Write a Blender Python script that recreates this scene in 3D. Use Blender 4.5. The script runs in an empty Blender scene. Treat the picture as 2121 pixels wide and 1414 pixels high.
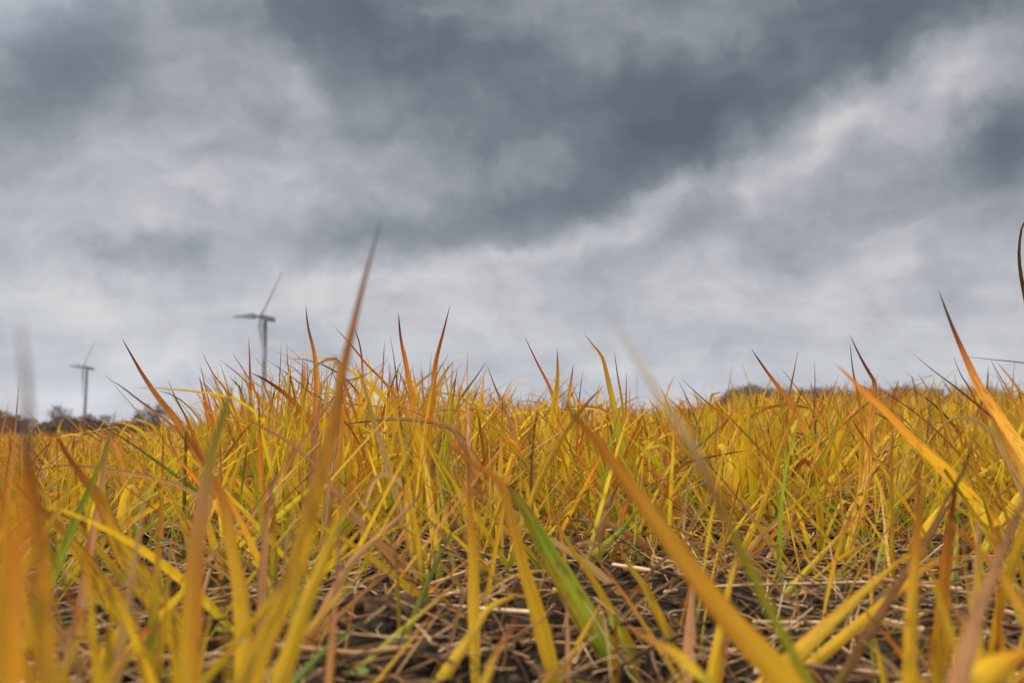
import bpy, math, random
import numpy as np
from mathutils import Vector
rng = np.random.default_rng(7)
random.seed(7)
sc = bpy.context.scene
COL = sc.collection

# ------------------------------------------------------------------ camera
F_PX = 30 / 36 * 2121.0                       # focal length in photograph pixels
HORIZON = 885.0
TILT = math.atan((HORIZON - 707) / F_PX)
CAM_H = 0.09
cd = bpy.data.cameras.new('camera')
cam = bpy.data.objects.new('camera', cd)
COL.objects.link(cam)
sc.camera = cam
cam.location = (0, 0, CAM_H)
cam.rotation_euler = (math.pi / 2 + TILT, 0, 0)
cd.lens, cd.sensor_width = 30, 36
cd.clip_start, cd.clip_end = 0.01, 20000
cd.dof.use_dof = True
cd.dof.focus_distance = 0.71
cd.dof.aperture_fstop = 10.0
cd.dof.aperture_blades = 9

# ------------------------------------------------------------------ render, exposure
sc.view_settings.view_transform = 'Standard'
sc.view_settings.look = 'None'
sc.view_settings.exposure = 0.85
sc.view_settings.gamma = 1.0
cy = sc.cycles
cy.use_denoising = True
cy.max_bounces = 5
cy.diffuse_bounces = 2
cy.transmission_bounces = 4
cy.glossy_bounces = 2
cy.caustics_reflective = cy.caustics_refractive = False


def lin(r, g, b):
    f = lambda c: c / 12.92 if c <= .04045 else ((c + .055) / 1.055) ** 2.4
    return (f(r / 255), f(g / 255), f(b / 255))


FWD = np.array([0, math.cos(TILT), math.sin(TILT)])
UP = np.array([0, -math.sin(TILT), math.cos(TILT)])
RIGHT = np.array([1.0, 0, 0])
CAM = np.array([0, 0, CAM_H])


def at(x, y, d):
    """World point seen at photograph pixel (x, y) at depth d metres."""
    return CAM + d * ((x - 1060.5) / F_PX * RIGHT + (707 - y) / F_PX * UP + FWD)


# ------------------------------------------------------------------ world: overcast sky
SUN_EL, SUN_AZ = math.radians(56), math.radians(-72)      # azimuth from +Y clockwise: high on the left
world = bpy.data.worlds.new("World")
sc.world = world
world.use_nodes = True
nt = world.node_tree
nt.nodes.clear()
N, L = nt.nodes.new, nt.links.new


def mth(op, a, b=None, c=None, clamp=False):
    n = N('ShaderNodeMath')
    n.operation = op
    n.use_clamp = clamp
    for i, v in enumerate((a, b, c)):
        if v is None:
            continue
        if isinstance(v, (int, float)):
            n.inputs[i].default_value = v
        else:
            L(v, n.inputs[i])
    return n.outputs[0]


def vmth(op, a, b=None, s=None):
    n = N('ShaderNodeVectorMath')
    n.operation = op
    for i, v in enumerate((a, b)):
        if v is None:
            continue
        if isinstance(v, tuple):
            n.inputs[i].default_value = v
        else:
            L(v, n.inputs[i])
    if s is not None:
        if isinstance(s, (int, float)):
            n.inputs['Scale'].default_value = s
        else:
            L(s, n.inputs['Scale'])
    return n


def comb(x, y, z):
    n = N('ShaderNodeCombineXYZ')
    for i, v in enumerate((x, y, z)):
        if isinstance(v, (int, float)):
            n.inputs[i].default_value = v
        else:
            L(v, n.inputs[i])
    return n.outputs[0]


def noise(vec, scale, detail=5, rough=.55, dist=0.0):
    n = N('ShaderNodeTexNoise')
    n.inputs['Scale'].default_value = scale
    n.inputs['Detail'].default_value = detail
    n.inputs['Roughness'].default_value = rough
    n.inputs['Distortion'].default_value = dist
    L(vec, n.inputs['Vector'])
    return n


def maprange(v, a, b, c, d, smooth=False):
    n = N('ShaderNodeMapRange')
    n.interpolation_type = 'SMOOTHSTEP' if smooth else 'LINEAR'
    L(v, n.inputs[0])
    for i, k in enumerate((a, b, c, d)):
        n.inputs[i + 1].default_value = k
    return n.outputs[0]


def azel(x, y):
    d = (x - 1060.5) / F_PX * RIGHT + (707 - y) / F_PX * UP + FWD
    d /= np.linalg.norm(d)
    return math.atan2(d[0], d[1]), math.asin(d[2])


tc = N('ShaderNodeTexCoord')
sep = N('ShaderNodeSeparateXYZ')
L(tc.outputs['Generated'], sep.inputs[0])
dx, dy, dz = sep.outputs
AZ = mth('ARCTAN2', dx, dy)
EL = mth('ARCSINE', dz)
V = comb(AZ, EL, 0.0)
den = mth('ADD', mth('MAXIMUM', dz, 0.0), 0.16)
Q = comb(mth('DIVIDE', dx, den), mth('DIVIDE', dy, den), 0.3)      # flat cloud-layer coordinates
warp = vmth('SUBTRACT', noise(V, 6.0, 8, .62).outputs['Color'], (.5, .5, .5)).outputs[0]
VW = vmth('ADD', V, vmth('SCALE', warp, s=.15).outputs[0]).outputs[0]

# base brightness by elevation, clouds as soft banks on top (x, y, rx, ry, angle, amount)
e_top, e_mid, e_low = azel(1060, 0)[1], azel(1060, 480)[1], azel(1060, 610)[1]
B = maprange(EL, e_mid, e_top, .640, .548)
B = mth('ADD', B, maprange(EL, e_mid, e_low, .0, .085, True))
B = mth('SUBTRACT', B, maprange(EL, e_low, 0.0, .0, .045, True))
BANKS = [
    (110, 120, 200, 150, 0, -.11), (370, 110, 100, 80, 0, .06), (625, 180, 50, 80, 30, .10),
    (840, 80, 240, 130, -10, -.16), (1120, 250, 320, 120, 10, -.13), (1290, 345, 210, 70, 28, -.13),
    (1600, 120, 340, 105, 22, -.14), (1960, 30, 240, 75, 15, -.16), (300, 340, 300, 120, 0, .055),
    (960, 465, 320, 55, 13, -.15), (1320, 140, 220, 90, 0, -.05), (600, 400, 140, 90, 0, .05), (200, 530, 270, 42, 0, -.10),
    (850, 575, 260, 40, 4, .05), (1340, 410, 90, 40, 32, .11), (1640, 310, 260, 60, 27, .11),
    (2010, 170, 200, 60, 32, .13), (2080, 355, 120, 85, 20, -.19), (1400, 490, 140, 40, 15, -.07),
    (1960, 470, 160, 40, 12, .09), (1780, 420, 180, 60, 20, -.02), (1600, 560, 300, 45, 10, -.06),
    (1350, 620, 200, 40, 5, .02), (100, 600, 180, 32, 0, .05), (60, 450, 200, 60, 0, .05),
    (690, 500, 70, 40, 0, -.05), (1700, 665, 220, 28, 5, .03), (1950, 600, 200, 35, 10, -.05),
    (1120, 525, 200, 30, 14, .06), (480, 90, 90, 40, 20, .02), (430, 250, 120, 60, 20, .04), (1120, 300, 70, 40, 0, .04), (1780, 250, 110, 35, 32, .06), (1860, 95, 120, 22, 25, .05), (50, 720, 150, 60, 0, -.03), (980, 300, 90, 60, 0, .04),
]
for (bx, by, rx, ry, ang, amp) in BANKS:
    a, e = azel(bx, by)
    m = N('ShaderNodeMapping')
    m.vector_type = 'TEXTURE'
    m.inputs['Location'].default_value = (a, e, 0)
    m.inputs['Rotation'].default_value = (0, 0, math.radians(ang))
    m.inputs['Scale'].default_value = (rx / F_PX, ry / F_PX, 1)
    L(VW, m.inputs['Vector'])
    dd = vmth('DOT_PRODUCT', m.outputs[0], m.outputs[0]).outputs['Value']
    B = mth('MULTIPLY_ADD', mth('POWER', math.exp(-1), dd), amp, B)
# finer billows, drawn out along the wind on the right half of the view
rotq = N('ShaderNodeMapping')
rotq.inputs['Rotation'].default_value = (0, 0, math.radians(-25))
rotq.inputs['Scale'].default_value = (.8, 1.25, 1)
L(Q, rotq.inputs['Vector'])
n1 = noise(rotq.outputs[0], 1.7, 9, .58, .15).outputs[0]
vs = N('ShaderNodeMapping')
vs.inputs['Rotation'].default_value = (0, 0, math.radians(-16))
vs.inputs['Scale'].default_value = (4.2, 7.0, 1)
L(VW, vs.inputs['Vector'])
n2 = noise(vs.outputs[0], 1.7, 9, .58, .15).outputs[0]
B = mth('ADD', B, mth('MULTIPLY', mth('SUBTRACT', n1, .5), .18))
B = mth('ADD', B, mth('MULTIPLY', mth('SUBTRACT', n2, .5), .32))
n3 = noise(VW, 10.0, 9, .62, .1).outputs[0]
B = mth('ADD', B, mth('MULTIPLY', mth('SUBTRACT', n3, .5), .21))
B = mth('MULTIPLY_ADD', B, 1.16, -.62 * .16 - .006)     # a little more contrast between the banks
ramp = N('ShaderNodeValToRGB')
cr = ramp.color_ramp
STOPS = [(.26, (72, 82, 91)), (.36, (88, 97, 105)), (.44, (105, 114, 122)), (.54, (136, 141, 147)), (.63, (163, 165, 170)),
         (.70, (184, 184, 189)), (.77, (204, 204, 204)), (.86, (222, 220, 217))]
while len(cr.elements) < len(STOPS):
    cr.elements.new(.5)
for el_, (p, c) in zip(cr.elements, STOPS):
    el_.position = p
    el_.color = (*lin(*c), 1)
L(B, ramp.inputs[0])
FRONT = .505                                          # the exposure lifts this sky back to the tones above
# unseen sky brightened: round the cloud-veiled sun at left, behind the camera as added fill
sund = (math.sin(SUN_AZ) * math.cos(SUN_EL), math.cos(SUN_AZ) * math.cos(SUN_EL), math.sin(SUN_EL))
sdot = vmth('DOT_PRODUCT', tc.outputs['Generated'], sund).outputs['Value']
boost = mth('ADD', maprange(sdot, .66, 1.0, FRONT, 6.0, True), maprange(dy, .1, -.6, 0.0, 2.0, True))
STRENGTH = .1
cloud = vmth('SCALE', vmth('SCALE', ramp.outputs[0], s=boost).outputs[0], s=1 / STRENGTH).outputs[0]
sky = N('ShaderNodeTexSky')
sky.sky_type = 'NISHITA'
sky.sun_disc = False
sky.sun_elevation = SUN_EL
sky.sun_rotation = SUN_AZ
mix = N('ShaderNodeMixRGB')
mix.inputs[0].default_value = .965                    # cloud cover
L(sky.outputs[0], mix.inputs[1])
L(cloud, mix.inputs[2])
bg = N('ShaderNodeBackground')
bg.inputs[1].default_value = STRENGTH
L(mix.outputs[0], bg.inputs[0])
wo = N('ShaderNodeOutputWorld')
L(bg.outputs[0], wo.inputs[0])

# ------------------------------------------------------------------ sun behind cloud: wide and soft
sl = bpy.data.lights.new('sun', 'SUN')
sun = bpy.data.objects.new('sun', sl)
COL.objects.link(sun)
sl.energy = 3.2
sl.angle = math.radians(18)
sl.color = (1, .965, .91)
sun.rotation_euler = Vector(sund).to_track_quat('Z', 'Y').to_euler()


# ------------------------------------------------------------------ helpers
def tag(o, label=None, cat=None, group=None, kind=None):
    if label: o['label'] = label
    if cat: o['category'] = cat
    if group: o['group'] = group
    if kind: o['kind'] = kind
    return o


def mesh_np(name, verts, faces, mat, tint=None, luv=None, parent=None, smooth=True):
    """verts (n,3), faces (m,k) with k fixed, or a list of such arrays."""
    if not isinstance(faces, list):
        faces = [faces]
    me = bpy.data.meshes.new(name)
    verts = np.asarray(verts, np.float32)
    me.vertices.add(len(verts))
    me.vertices.foreach_set('co', verts.ravel())
    idx = np.concatenate([f.ravel() for f in faces]).astype(np.int32)
    tot = np.concatenate([np.full(len(f), f.shape[1], np.int32) for f in faces])
    me.loops.add(len(idx))
    me.loops.foreach_set('vertex_index', idx)
    me.polygons.add(len(tot))
    me.polygons.foreach_set('loop_start', np.concatenate([[0], np.cumsum(tot)[:-1]]).astype(np.int32))
    me.polygons.foreach_set('use_smooth', np.full(len(tot), smooth, bool))
    if tint is not None:
        a = me.attributes.new('tint', 'FLOAT_COLOR', 'POINT')
        c = np.ones((len(verts), 4), np.float32)
        c[:, :3] = tint
        a.data.foreach_set('color', c.ravel())
    if luv is not None:
        a = me.attributes.new('leaf_uv', 'FLOAT_VECTOR', 'POINT')
        a.data.foreach_set('vector', np.asarray(luv, np.float32).ravel())
    me.update(calc_edges=True)
    me.validate()
    me.materials.append(mat)
    o = bpy.data.objects.new(name, me)
    COL.objects.link(o)
    if parent is not None:
        o.parent = parent
    return o


def empty(name, loc, rz=0.0):
    o = bpy.data.objects.new(name, None)
    COL.objects.link(o)
    o.location = loc
    o.rotation_euler = (0, 0, rz)
    o.empty_display_size = .02
    return o


class Mat:
    def __init__(self, name):
        self.m = bpy.data.materials.new(name)
        self.m.use_nodes = True
        self.t = self.m.node_tree
        self.t.nodes.clear()

    def n(self, kind, **kw):
        x = self.t.nodes.new(kind)
        for k, v in kw.items():
            setattr(x, k, v)
        return x

    def l(self, a, b):
        self.t.links.new(a, b)

    def math(self, op, a, b=None, c=None, clamp=False):
        x = self.n('ShaderNodeMath', operation=op, use_clamp=clamp)
        for i, v in enumerate((a, b, c)):
            if v is None: continue
            if isinstance(v, (int, float)): x.inputs[i].default_value = v
            else: self.l(v, x.inputs[i])
        return x.outputs[0]

    def noise(self, vec, scale, detail=4, rough=.55):
        x = self.n('ShaderNodeTexNoise')
        x.inputs['Scale'].default_value = scale
        x.inputs['Detail'].default_value = detail
        x.inputs['Roughness'].default_value = rough
        self.l(vec, x.inputs['Vector'])
        return x.outputs[0]

    def mix(self, fac, a, b, blend='MIX'):
        x = self.n('ShaderNodeMixRGB', blend_type=blend)
        for i, v in enumerate((fac, a, b)):
            if isinstance(v, (int, float)): x.inputs[i].default_value = v
            elif isinstance(v, tuple): x.inputs[i].default_value = (*v, 1)
            else: self.l(v, x.inputs[i])
        return x.outputs[0]

    def rng(self, v, a, b, c=0.0, d=1.0):
        x = self.n('ShaderNodeMapRange', interpolation_type='SMOOTHSTEP')
        self.l(v, x.inputs[0])
        for i, k in enumerate((a, b, c, d)): x.inputs[i + 1].default_value = k
        return x.outputs[0]

    def attr(self, name):
        x = self.n('ShaderNodeAttribute')
        x.attribute_name = name
        return x

    def bsdf(self, color, rough=.6, spec=.3, bump=None, bump_d=.001, bump_s=.5):
        x = self.n('ShaderNodeBsdfPrincipled')
        if isinstance(color, tuple): x.inputs['Base Color'].default_value = (*color, 1)
        else: self.l(color, x.inputs['Base Color'])
        if isinstance(rough, (int, float)): x.inputs['Roughness'].default_value = rough
        else: self.l(rough, x.inputs['Roughness'])
        x.inputs['Specular IOR Level'].default_value = spec
        if bump is not None:
            b = self.n('ShaderNodeBump')
            b.inputs['Distance'].default_value = bump_d
            b.inputs['Strength'].default_value = bump_s
            self.l(bump, b.inputs['Height'])
            self.l(b.outputs[0], x.inputs['Normal'])
        return x

    def out(self, sh):
        o = self.n('ShaderNodeOutputMaterial')
        self.l(sh.outputs[0] if hasattr(sh, 'outputs') else sh, o.inputs[0])
        return self.m


def leaf_material():
    M = Mat('leaf')
    tint = M.attr('tint').outputs['Color']
    uv = M.attr('leaf_uv').outputs['Vector']
    s = M.n('ShaderNodeSeparateXYZ')
    M.l(uv, s.inputs[0])
    u, v, r = s.outputs                              # across 0..1, along in metres, random per leaf
    cmb = M.n('ShaderNodeCombineXYZ')
    M.l(M.math('MULTIPLY', u, 9.0), cmb.inputs[0])
    M.l(M.math('MULTIPLY', v, 14.0), cmb.inputs[1])
    M.l(M.math('MULTIPLY', r, 91.0), cmb.inputs[2])
    streak = M.noise(cmb.outputs[0], 1.7, 4, .6)
    cm2 = M.n('ShaderNodeCombineXYZ')
    M.l(M.math('MULTIPLY', u, 4.5), cm2.inputs[0])
    M.l(M.math('MULTIPLY', v, 75.0), cm2.inputs[1])
    M.l(M.math('MULTIPLY', r, 37.0), cm2.inputs[2])
    blot = M.noise(cm2.outputs[0], 1.5, 4, .6)
    edge = M.math('ABSOLUTE', M.math('SUBTRACT', M.math('MULTIPLY', u, 2.0), 1.0))
    edgef = M.math('MULTIPLY', M.rng(edge, .55, 1.0, 0, 1), M.rng(M.math('ADD', streak, M.math('MULTIPLY', M.math('SINE', M.math('MULTIPLY', r, 50.0)), .2)), .35, .7, .1, .75))
    vein = M.math('SINE', M.math('MULTIPLY', u, 44.0))
    mid = M.rng(edge, 0.0, .12, 1, 0)
    sc_ = M.n('ShaderNodeSeparateColor')
    M.l(tint, sc_.inputs[0])
    live = M.rng(sc_.outputs[1], .02, .16)            # scorched dark tips stay dark
    c = M.mix(M.math('MULTIPLY', M.math('MULTIPLY', edgef, .7), live), tint, (.36, .12, .028))
    c = M.mix(M.math('MULTIPLY', M.rng(streak, .48, .72, 0, .55), live), c, (.36, .17, .02))
    c = M.mix(M.math('MULTIPLY', M.rng(streak, .5, .28, 0, .35), live), c, (.80, .60, .12))
    sick = M.math('MULTIPLY', M.math('FRACT', M.math('MULTIPLY', r, 7.3)), .16)
    spot = M.math('ADD', M.math('MULTIPLY', blot, .6), M.math('MULTIPLY', streak, .4))
    c = M.mix(M.rng(M.math('ADD', spot, sick), .60, .70, 0, .72), c, (.17, .07, .025))
    c = M.mix(M.math('MULTIPLY', M.rng(vein, -.2, 1, 0, .3), streak), c, (.16, .10, .012))
    c = M.mix(M.math('MULTIPLY', M.math('MULTIPLY', mid, .22), live), c, (.60, .50, .14))
    h = M.math('ADD', M.math('MULTIPLY', vein, .5), streak)
    p = M.bsdf(c, M.rng(blot, .3, .7, .42, .7), .16, h, .0006, .8)
    tr = M.n('ShaderNodeBsdfTranslucent')
    M.l(M.mix(.2, c, tint), tr.inputs[0])
    mx = M.n('ShaderNodeMixShader')
    mx.inputs[0].default_value = .36
    M.l(p.outputs[0], mx.inputs[1])
    M.l(tr.outputs[0], mx.inputs[2])
    return M.out(mx)


def straw_material():
    M = Mat('straw')
    tint = M.attr('tint').outputs['Color']
    uv = M.attr('leaf_uv').outputs['Vector']
    mp = M.n('ShaderNodeMapping')
    mp.inputs['Scale'].default_value = (6, 60, 40)
    M.l(uv, mp.inputs[0])
    nz = M.noise(mp.outputs[0], 1.0, 4, .6)
    c = M.mix(M.rng(nz, .45, .75, 0, .6), tint, (.12, .075, .04))
    return M.out(M.bsdf(c, .6, .15, nz, .0004, .5))


def soil_material():
    M = Mat('soil')
    geo = M.n('ShaderNodeNewGeometry').outputs['Position']
    cover = M.attr('tint').outputs['Color']          # red: how far the ground is covered by crop
    sepc = M.n('ShaderNodeSeparateColor')
    M.l(cover, sepc.inputs[0])
    a = M.noise(geo, 55, 6, .65)
    b = M.noise(geo, 420, 5, .6)
    c = M.mix(M.rng(a, .3, .7), (.012, .008, .005), (.052, .035, .021))
    c = M.mix(M.rng(b, .5, .75, 0, .5), c, (.11, .078, .046))
    far = M.noise(geo, 1.3, 5, .6)
    crop = M.mix(M.rng(far, .3, .7), (.40, .25, .02), (.48, .24, .035))
    rough_land = M.mix(M.rng(M.noise(geo, .02, 5, .6), .35, .65), (.10, .075, .035), (.075, .08, .03))
    c = M.mix(sepc.outputs[0], c, crop)
    c = M.mix(sepc.outputs[1], c, rough_land)
    hgt = M.math('ADD', a, M.math('MULTIPLY', b, .4))
    return M.out(M.bsdf(c, .95, .05, hgt, .012, 1.0))


def tint_material(name, rough=.8, spec=.2, scale=3.0, amt=.35, trans=0.0, bump=0):
    M = Mat(name)
    tint = M.attr('tint').outputs['Color']
    geo = M.n('ShaderNodeNewGeometry').outputs['Position']
    nz = M.noise(geo, scale, 4, .6)
    c = M.mix(M.rng(nz, .3, .7, 0, amt), tint, (.03, .022, .015))
    p = M.bsdf(c, rough, spec, M.noise(geo, scale * 4, 5, .65) if bump else None, bump or .001, 1.0)
    if trans:
        tr = M.n('ShaderNodeBsdfTranslucent')
        M.l(c, tr.inputs[0])
        mx = M.n('ShaderNodeMixShader')
        mx.inputs[0].default_value = trans
        M.l(p.outputs[0], mx.inputs[1]); M.l(tr.outputs[0], mx.inputs[2])
        return M.out(mx)
    return M.out(p)


def paint_material(name, col, rough=.45):
    M = Mat(name)
    geo = M.n('ShaderNodeNewGeometry').outputs['Position']
    mp = M.n('ShaderNodeMapping')
    mp.inputs['Scale'].default_value = (1, 1, .12)
    M.l(geo, mp.inputs[0])
    nz = M.noise(mp.outputs[0], .9, 5, .6)
    dark = tuple(k * .72 for k in col)
    return M.out(M.bsdf(M.mix(M.rng(nz, .4, .75, 0, .6), col, dark), rough, .4))


MAT_LEAF = leaf_material()
MAT_STRAW = straw_material()
MAT_SOIL = soil_material()
MAT_CRUMB = tint_material('soil_crumb', .95, .05, 240, .6, 0.0, .0016)
MAT_WOOD = tint_material('bark_and_twigs', .85, .15, .8, .3)
MAT_WEED = tint_material('weed_leaf', .5, .35, 200, .25, .35)
MAT_TURB = paint_material('turbine_paint', (.13, .137, .142))
MAT_STEEL = paint_material('galvanised_steel', (.30, .32, .34))


# ------------------------------------------------------------------ terrain
def sstep(a, b, x):
    t = np.clip((x - a) / (b - a), 0, 1)
    return t * t * (3 - 2 * t)


def wave(x, y, k, seed):
    """Cheap smooth noise, about -1..1, features of about 1/k metres."""
    r = np.random.default_rng(seed)
    out = 0
    for _ in range(7):
        a = r.uniform(0, 2 * math.pi)
        f = k * r.uniform(.6, 1.7) * 2 * math.pi * .5
        out = out + np.sin(f * (math.cos(a) * x + math.sin(a) * y) + r.uniform(0, 6.28))
    return out / 3.0


AZ_K = np.radians([-180, -60, -40, -25, -12, -3, 3, 9, 14, 20, 32, 60, 180])
SL_K = np.array([0, 0, -.0125, -.0120, -.0090, -.005, -.003, .000, .007, .0145, .0155, 0, 0])


def terrain(x, y):
    x = np.asarray(x, float); y = np.asarray(y, float)
    r = np.hypot(x, y)
    az = np.arctan2(x, y)
    sl = np.interp(az, AZ_K, SL_K) * sstep(.25, 1.2, r)
    up = 45 * (1 - np.exp(-r / 45))
    dn = 450 * (1 - np.exp(-r / 450))
    z = np.where(sl > 0, sl * up, sl * dn)
    near = 1 - sstep(8, 25, r)
    z = z + near * (.007 * wave(x, y, 2.2, 1) + .005 * wave(x, y, 7, 2))
    vn = 1 - sstep(2.0, 4, r)
    z = z + vn * (.0030 * wave(x, y, 25, 3) + .0022 * wave(x, y, 60, 4) + .0014 * wave(x, y, 140, 5))
    z = z - .004 * vn
    z = z + .022 * np.exp(-((x + .185) / .25) ** 4 - ((y - .95) / .25) ** 2)        # the tussocky hump left of centre
    hill = sstep(math.radians(9.5), math.radians(15.5), az) * (1 - sstep(math.radians(29), math.radians(36), az))
    hill = hill * (1 - .22 * sstep(math.radians(18), math.radians(30), az)) * (1 + .12 * np.sin(az * 31) + .08 * np.sin(az * 77))
    z = z + 20 * hill * sstep(380, 820, r) * (1 - .6 * sstep(1100, 2400, r))
    z = z + sstep(400, 3000, r) * 3 * wave(x, y, .002, 9)
    return z


def ground():
    rr = [0.0] + list(np.geomspace(.04, .22, 30)) + list(np.geomspace(.225, 2.6, 300)) + list(np.geomspace(2.7, 6500, 170))
    rr = np.array(rr)
    front = np.radians(np.linspace(-42, 42, 520))
    back = np.radians(np.linspace(42, 318, 70))[1:-1]
    az = np.concatenate([front, back])
    n, m = len(rr) - 1, len(az)
    R, A = np.meshgrid(rr[1:], az, indexing='ij')
    X, Y = R * np.sin(A), R * np.cos(A)
    Z = terrain(X, Y)
    v = np.concatenate([[[0, 0, float(terrain(0, 0))]], np.stack([X, Y, Z], -1).reshape(-1, 3)])
    i, j = np.meshgrid(np.arange(n - 1), np.arange(m), indexing='ij')
    j2 = (j + 1) % m
    q = np.stack([1 + i * m + j, 1 + i * m + j2, 1 + (i + 1) * m + j2, 1 + (i + 1) * m + j], -1).reshape(-1, 4)[:, ::-1]
    jj = np.arange(m)
    t = np.stack([np.zeros(m, int), 1 + jj, 1 + (jj + 1) % m], -1)[:, ::-1]
    r = np.hypot(v[:, 0], v[:, 1])
    cov = np.zeros((len(v), 3))
    cov[:, 0] = sstep(5, 14, r)
    cov[:, 1] = sstep(255, 270, r)
    o = mesh_np('ground', v, [q, t], MAT_SOIL, cov)
    tag(o, kind='structure')


ground()

# ------------------------------------------------------------------ leaves
C = {k: np.array(lin(*v)) for k, v in dict(
    yellow=(240, 190, 32), gold=(238, 176, 30), orange=(228, 142, 40), amber=(214, 118, 30), rust=(150, 66, 26),
    dark=(34, 20, 15), olive=(150, 146, 30), lime=(170, 182, 40), green=(104, 152, 30), dgreen=(62, 84, 36),
    pink=(212, 146, 98), mauve=(150, 106, 92), tan=(222, 176, 108), straw=(214, 184, 132), brown=(140, 88, 46),
    grey=(104, 98, 90), purple=(92, 52, 58), pale=(236, 200, 84)).items()}
SCHEME = {
    'y': [(0, 'brown'), (.08, 'olive'), (.2, 'lime'), (.36, 'yellow'), (.72, 'yellow'), (.84, 'orange'), (.93, 'rust'), (1, 'dark')],
    'Y': [(0, 'lime'), (.28, 'yellow'), (.84, 'yellow'), (.93, 'orange'), (.97, 'rust'), (1, 'dark')],
    'g': [(0, 'yellow'), (.3, 'yellow'), (.6, 'gold'), (.82, 'amber'), (.92, 'rust'), (1, 'dark')],
    'o': [(0, 'yellow'), (.3, 'gold'), (.55, 'orange'), (.75, 'amber'), (.88, 'rust'), (1, 'dark')],
    'O': [(0, 'olive'), (.2, 'yellow'), (.45, 'gold'), (.8, 'orange'), (.93, 'amber'), (1, 'brown')],
    'r': [(0, 'gold'), (.35, 'orange'), (.6, 'amber'), (.8, 'rust'), (1, 'dark')],
    'G': [(0, 'green'), (.4, 'lime'), (.7, 'green'), (.9, 'olive'), (1, 'brown')],
    'D': [(0, 'olive'), (.4, 'green'), (.8, 'dgreen'), (1, 'dark')],
    'l': [(0, 'green'), (.3, 'lime'), (.7, 'yellow'), (.9, 'orange'), (1, 'rust')],
    'p': [(0, 'orange'), (.3, 'pink'), (.7, 'pink'), (.9, 'mauve'), (1, 'brown')],
    'M': [(0, 'tan'), (.4, 'pink'), (.7, 'mauve'), (1, 'grey')],
    'm': [(0, 'yellow'), (.3, 'gold'), (.5, 'orange'), (.7, 'pink'), (.88, 'olive'), (1, 'grey')],
    'w': [(0, 'olive'), (.3, 'brown'), (.6, 'pink'), (1, 'brown')],
    't': [(0, 'tan'), (.5, 'tan'), (.85, 'tan'), (1, 'brown')],
    's': [(0, 'straw'), (.6, 'straw'), (1, 'tan')],
    'x': [(0, 'amber'), (.15, 'dark'), (1, 'dark')],
    'b': [(0, 'olive'), (.3, 'brown'), (.7, 'brown'), (.9, 'dark'), (1, 'dark')],
    'k': [(0, 'yellow'), (.4, 'gold'), (.62, 'orange'), (.76, 'amber'), (.86, 'rust'), (.93, 'dark'), (1, 'dark')],
    'K': [(0, 'yellow'), (.2, 'yellow'), (.45, 'gold'), (.66, 'orange'), (.8, 'amber'), (.86, 'rust'), (.92, 'grey'), (1, 'grey')],
    'e': [(0, 'olive'), (.5, 'olive'), (.75, 'brown'), (.9, 'straw'), (1, 'straw')],
}


def scheme_rgb(key, s):
    p = [a for a, _ in SCHEME[key]]
    c = np.array([C[b] for _, b in SCHEME[key]])
    return np.stack([np.interp(s, p, c[:, i]) for i in range(3)], -1)


def width_profile(s, tip=1.6):
    return np.clip(.62 + 1.5 * s, 0, 1) * np.clip(1 - s ** tip, 0, 1) ** .85


def ribbon(center, side, nrm, width, fold, five=False):
    """center/side/nrm (N,S,3), width (N,S): three vertices across, folded along the midrib."""
    n, s, _ = center.shape
    w = width[..., None] * .5
    a = center - side * w
    b = center - nrm * w * fold
    c = center + side * w
    k_ = 3
    v = np.stack([a, b, c], 2)
    if five:                                           # a rounded trough with a crisp midrib
        k_ = 5
        v = np.stack([a, (a + b) / 2 - nrm * w * fold * .22, b, (b + c) / 2 - nrm * w * fold * .22, c], 2)
    base = (np.arange(n)[:, None] * s + np.arange(s - 1)[None]) * k_
    q = []
    for k in range(k_ - 1):
        q.append(np.stack([base + k, base + k + 1, base + k_ + k + 1, base + k_ + k], -1).reshape(-1, 4))
    return v.reshape(-1, 3), np.concatenate(q)


def norm(a):
    return a / np.maximum(np.linalg.norm(a, axis=-1, keepdims=True), 1e-9)


def catmull(p, n):
    p = np.asarray(p, float)
    q = np.concatenate([[2 * p[0] - p[1]], p, [2 * p[-1] - p[-2]]])
    seg = np.concatenate([[0], np.cumsum(np.linalg.norm(np.diff(p, axis=0), axis=1))])
    out = []
    for t in np.linspace(0, seg[-1], n):
        i = min(max(int(np.searchsorted(seg, t, 'right')) - 1, 0), len(p) - 2)
        f = (t - seg[i]) / max(seg[i + 1] - seg[i], 1e-9)
        a, b, c, d = q[i:i + 4]
        out.append(.5 * (2 * b + (c - a) * f + (2 * a - 5 * b + 4 * c - d) * f ** 2 + (3 * b - a - 3 * c + d) * f ** 3))
    return np.array(out)


leaf_seed = [0]


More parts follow.
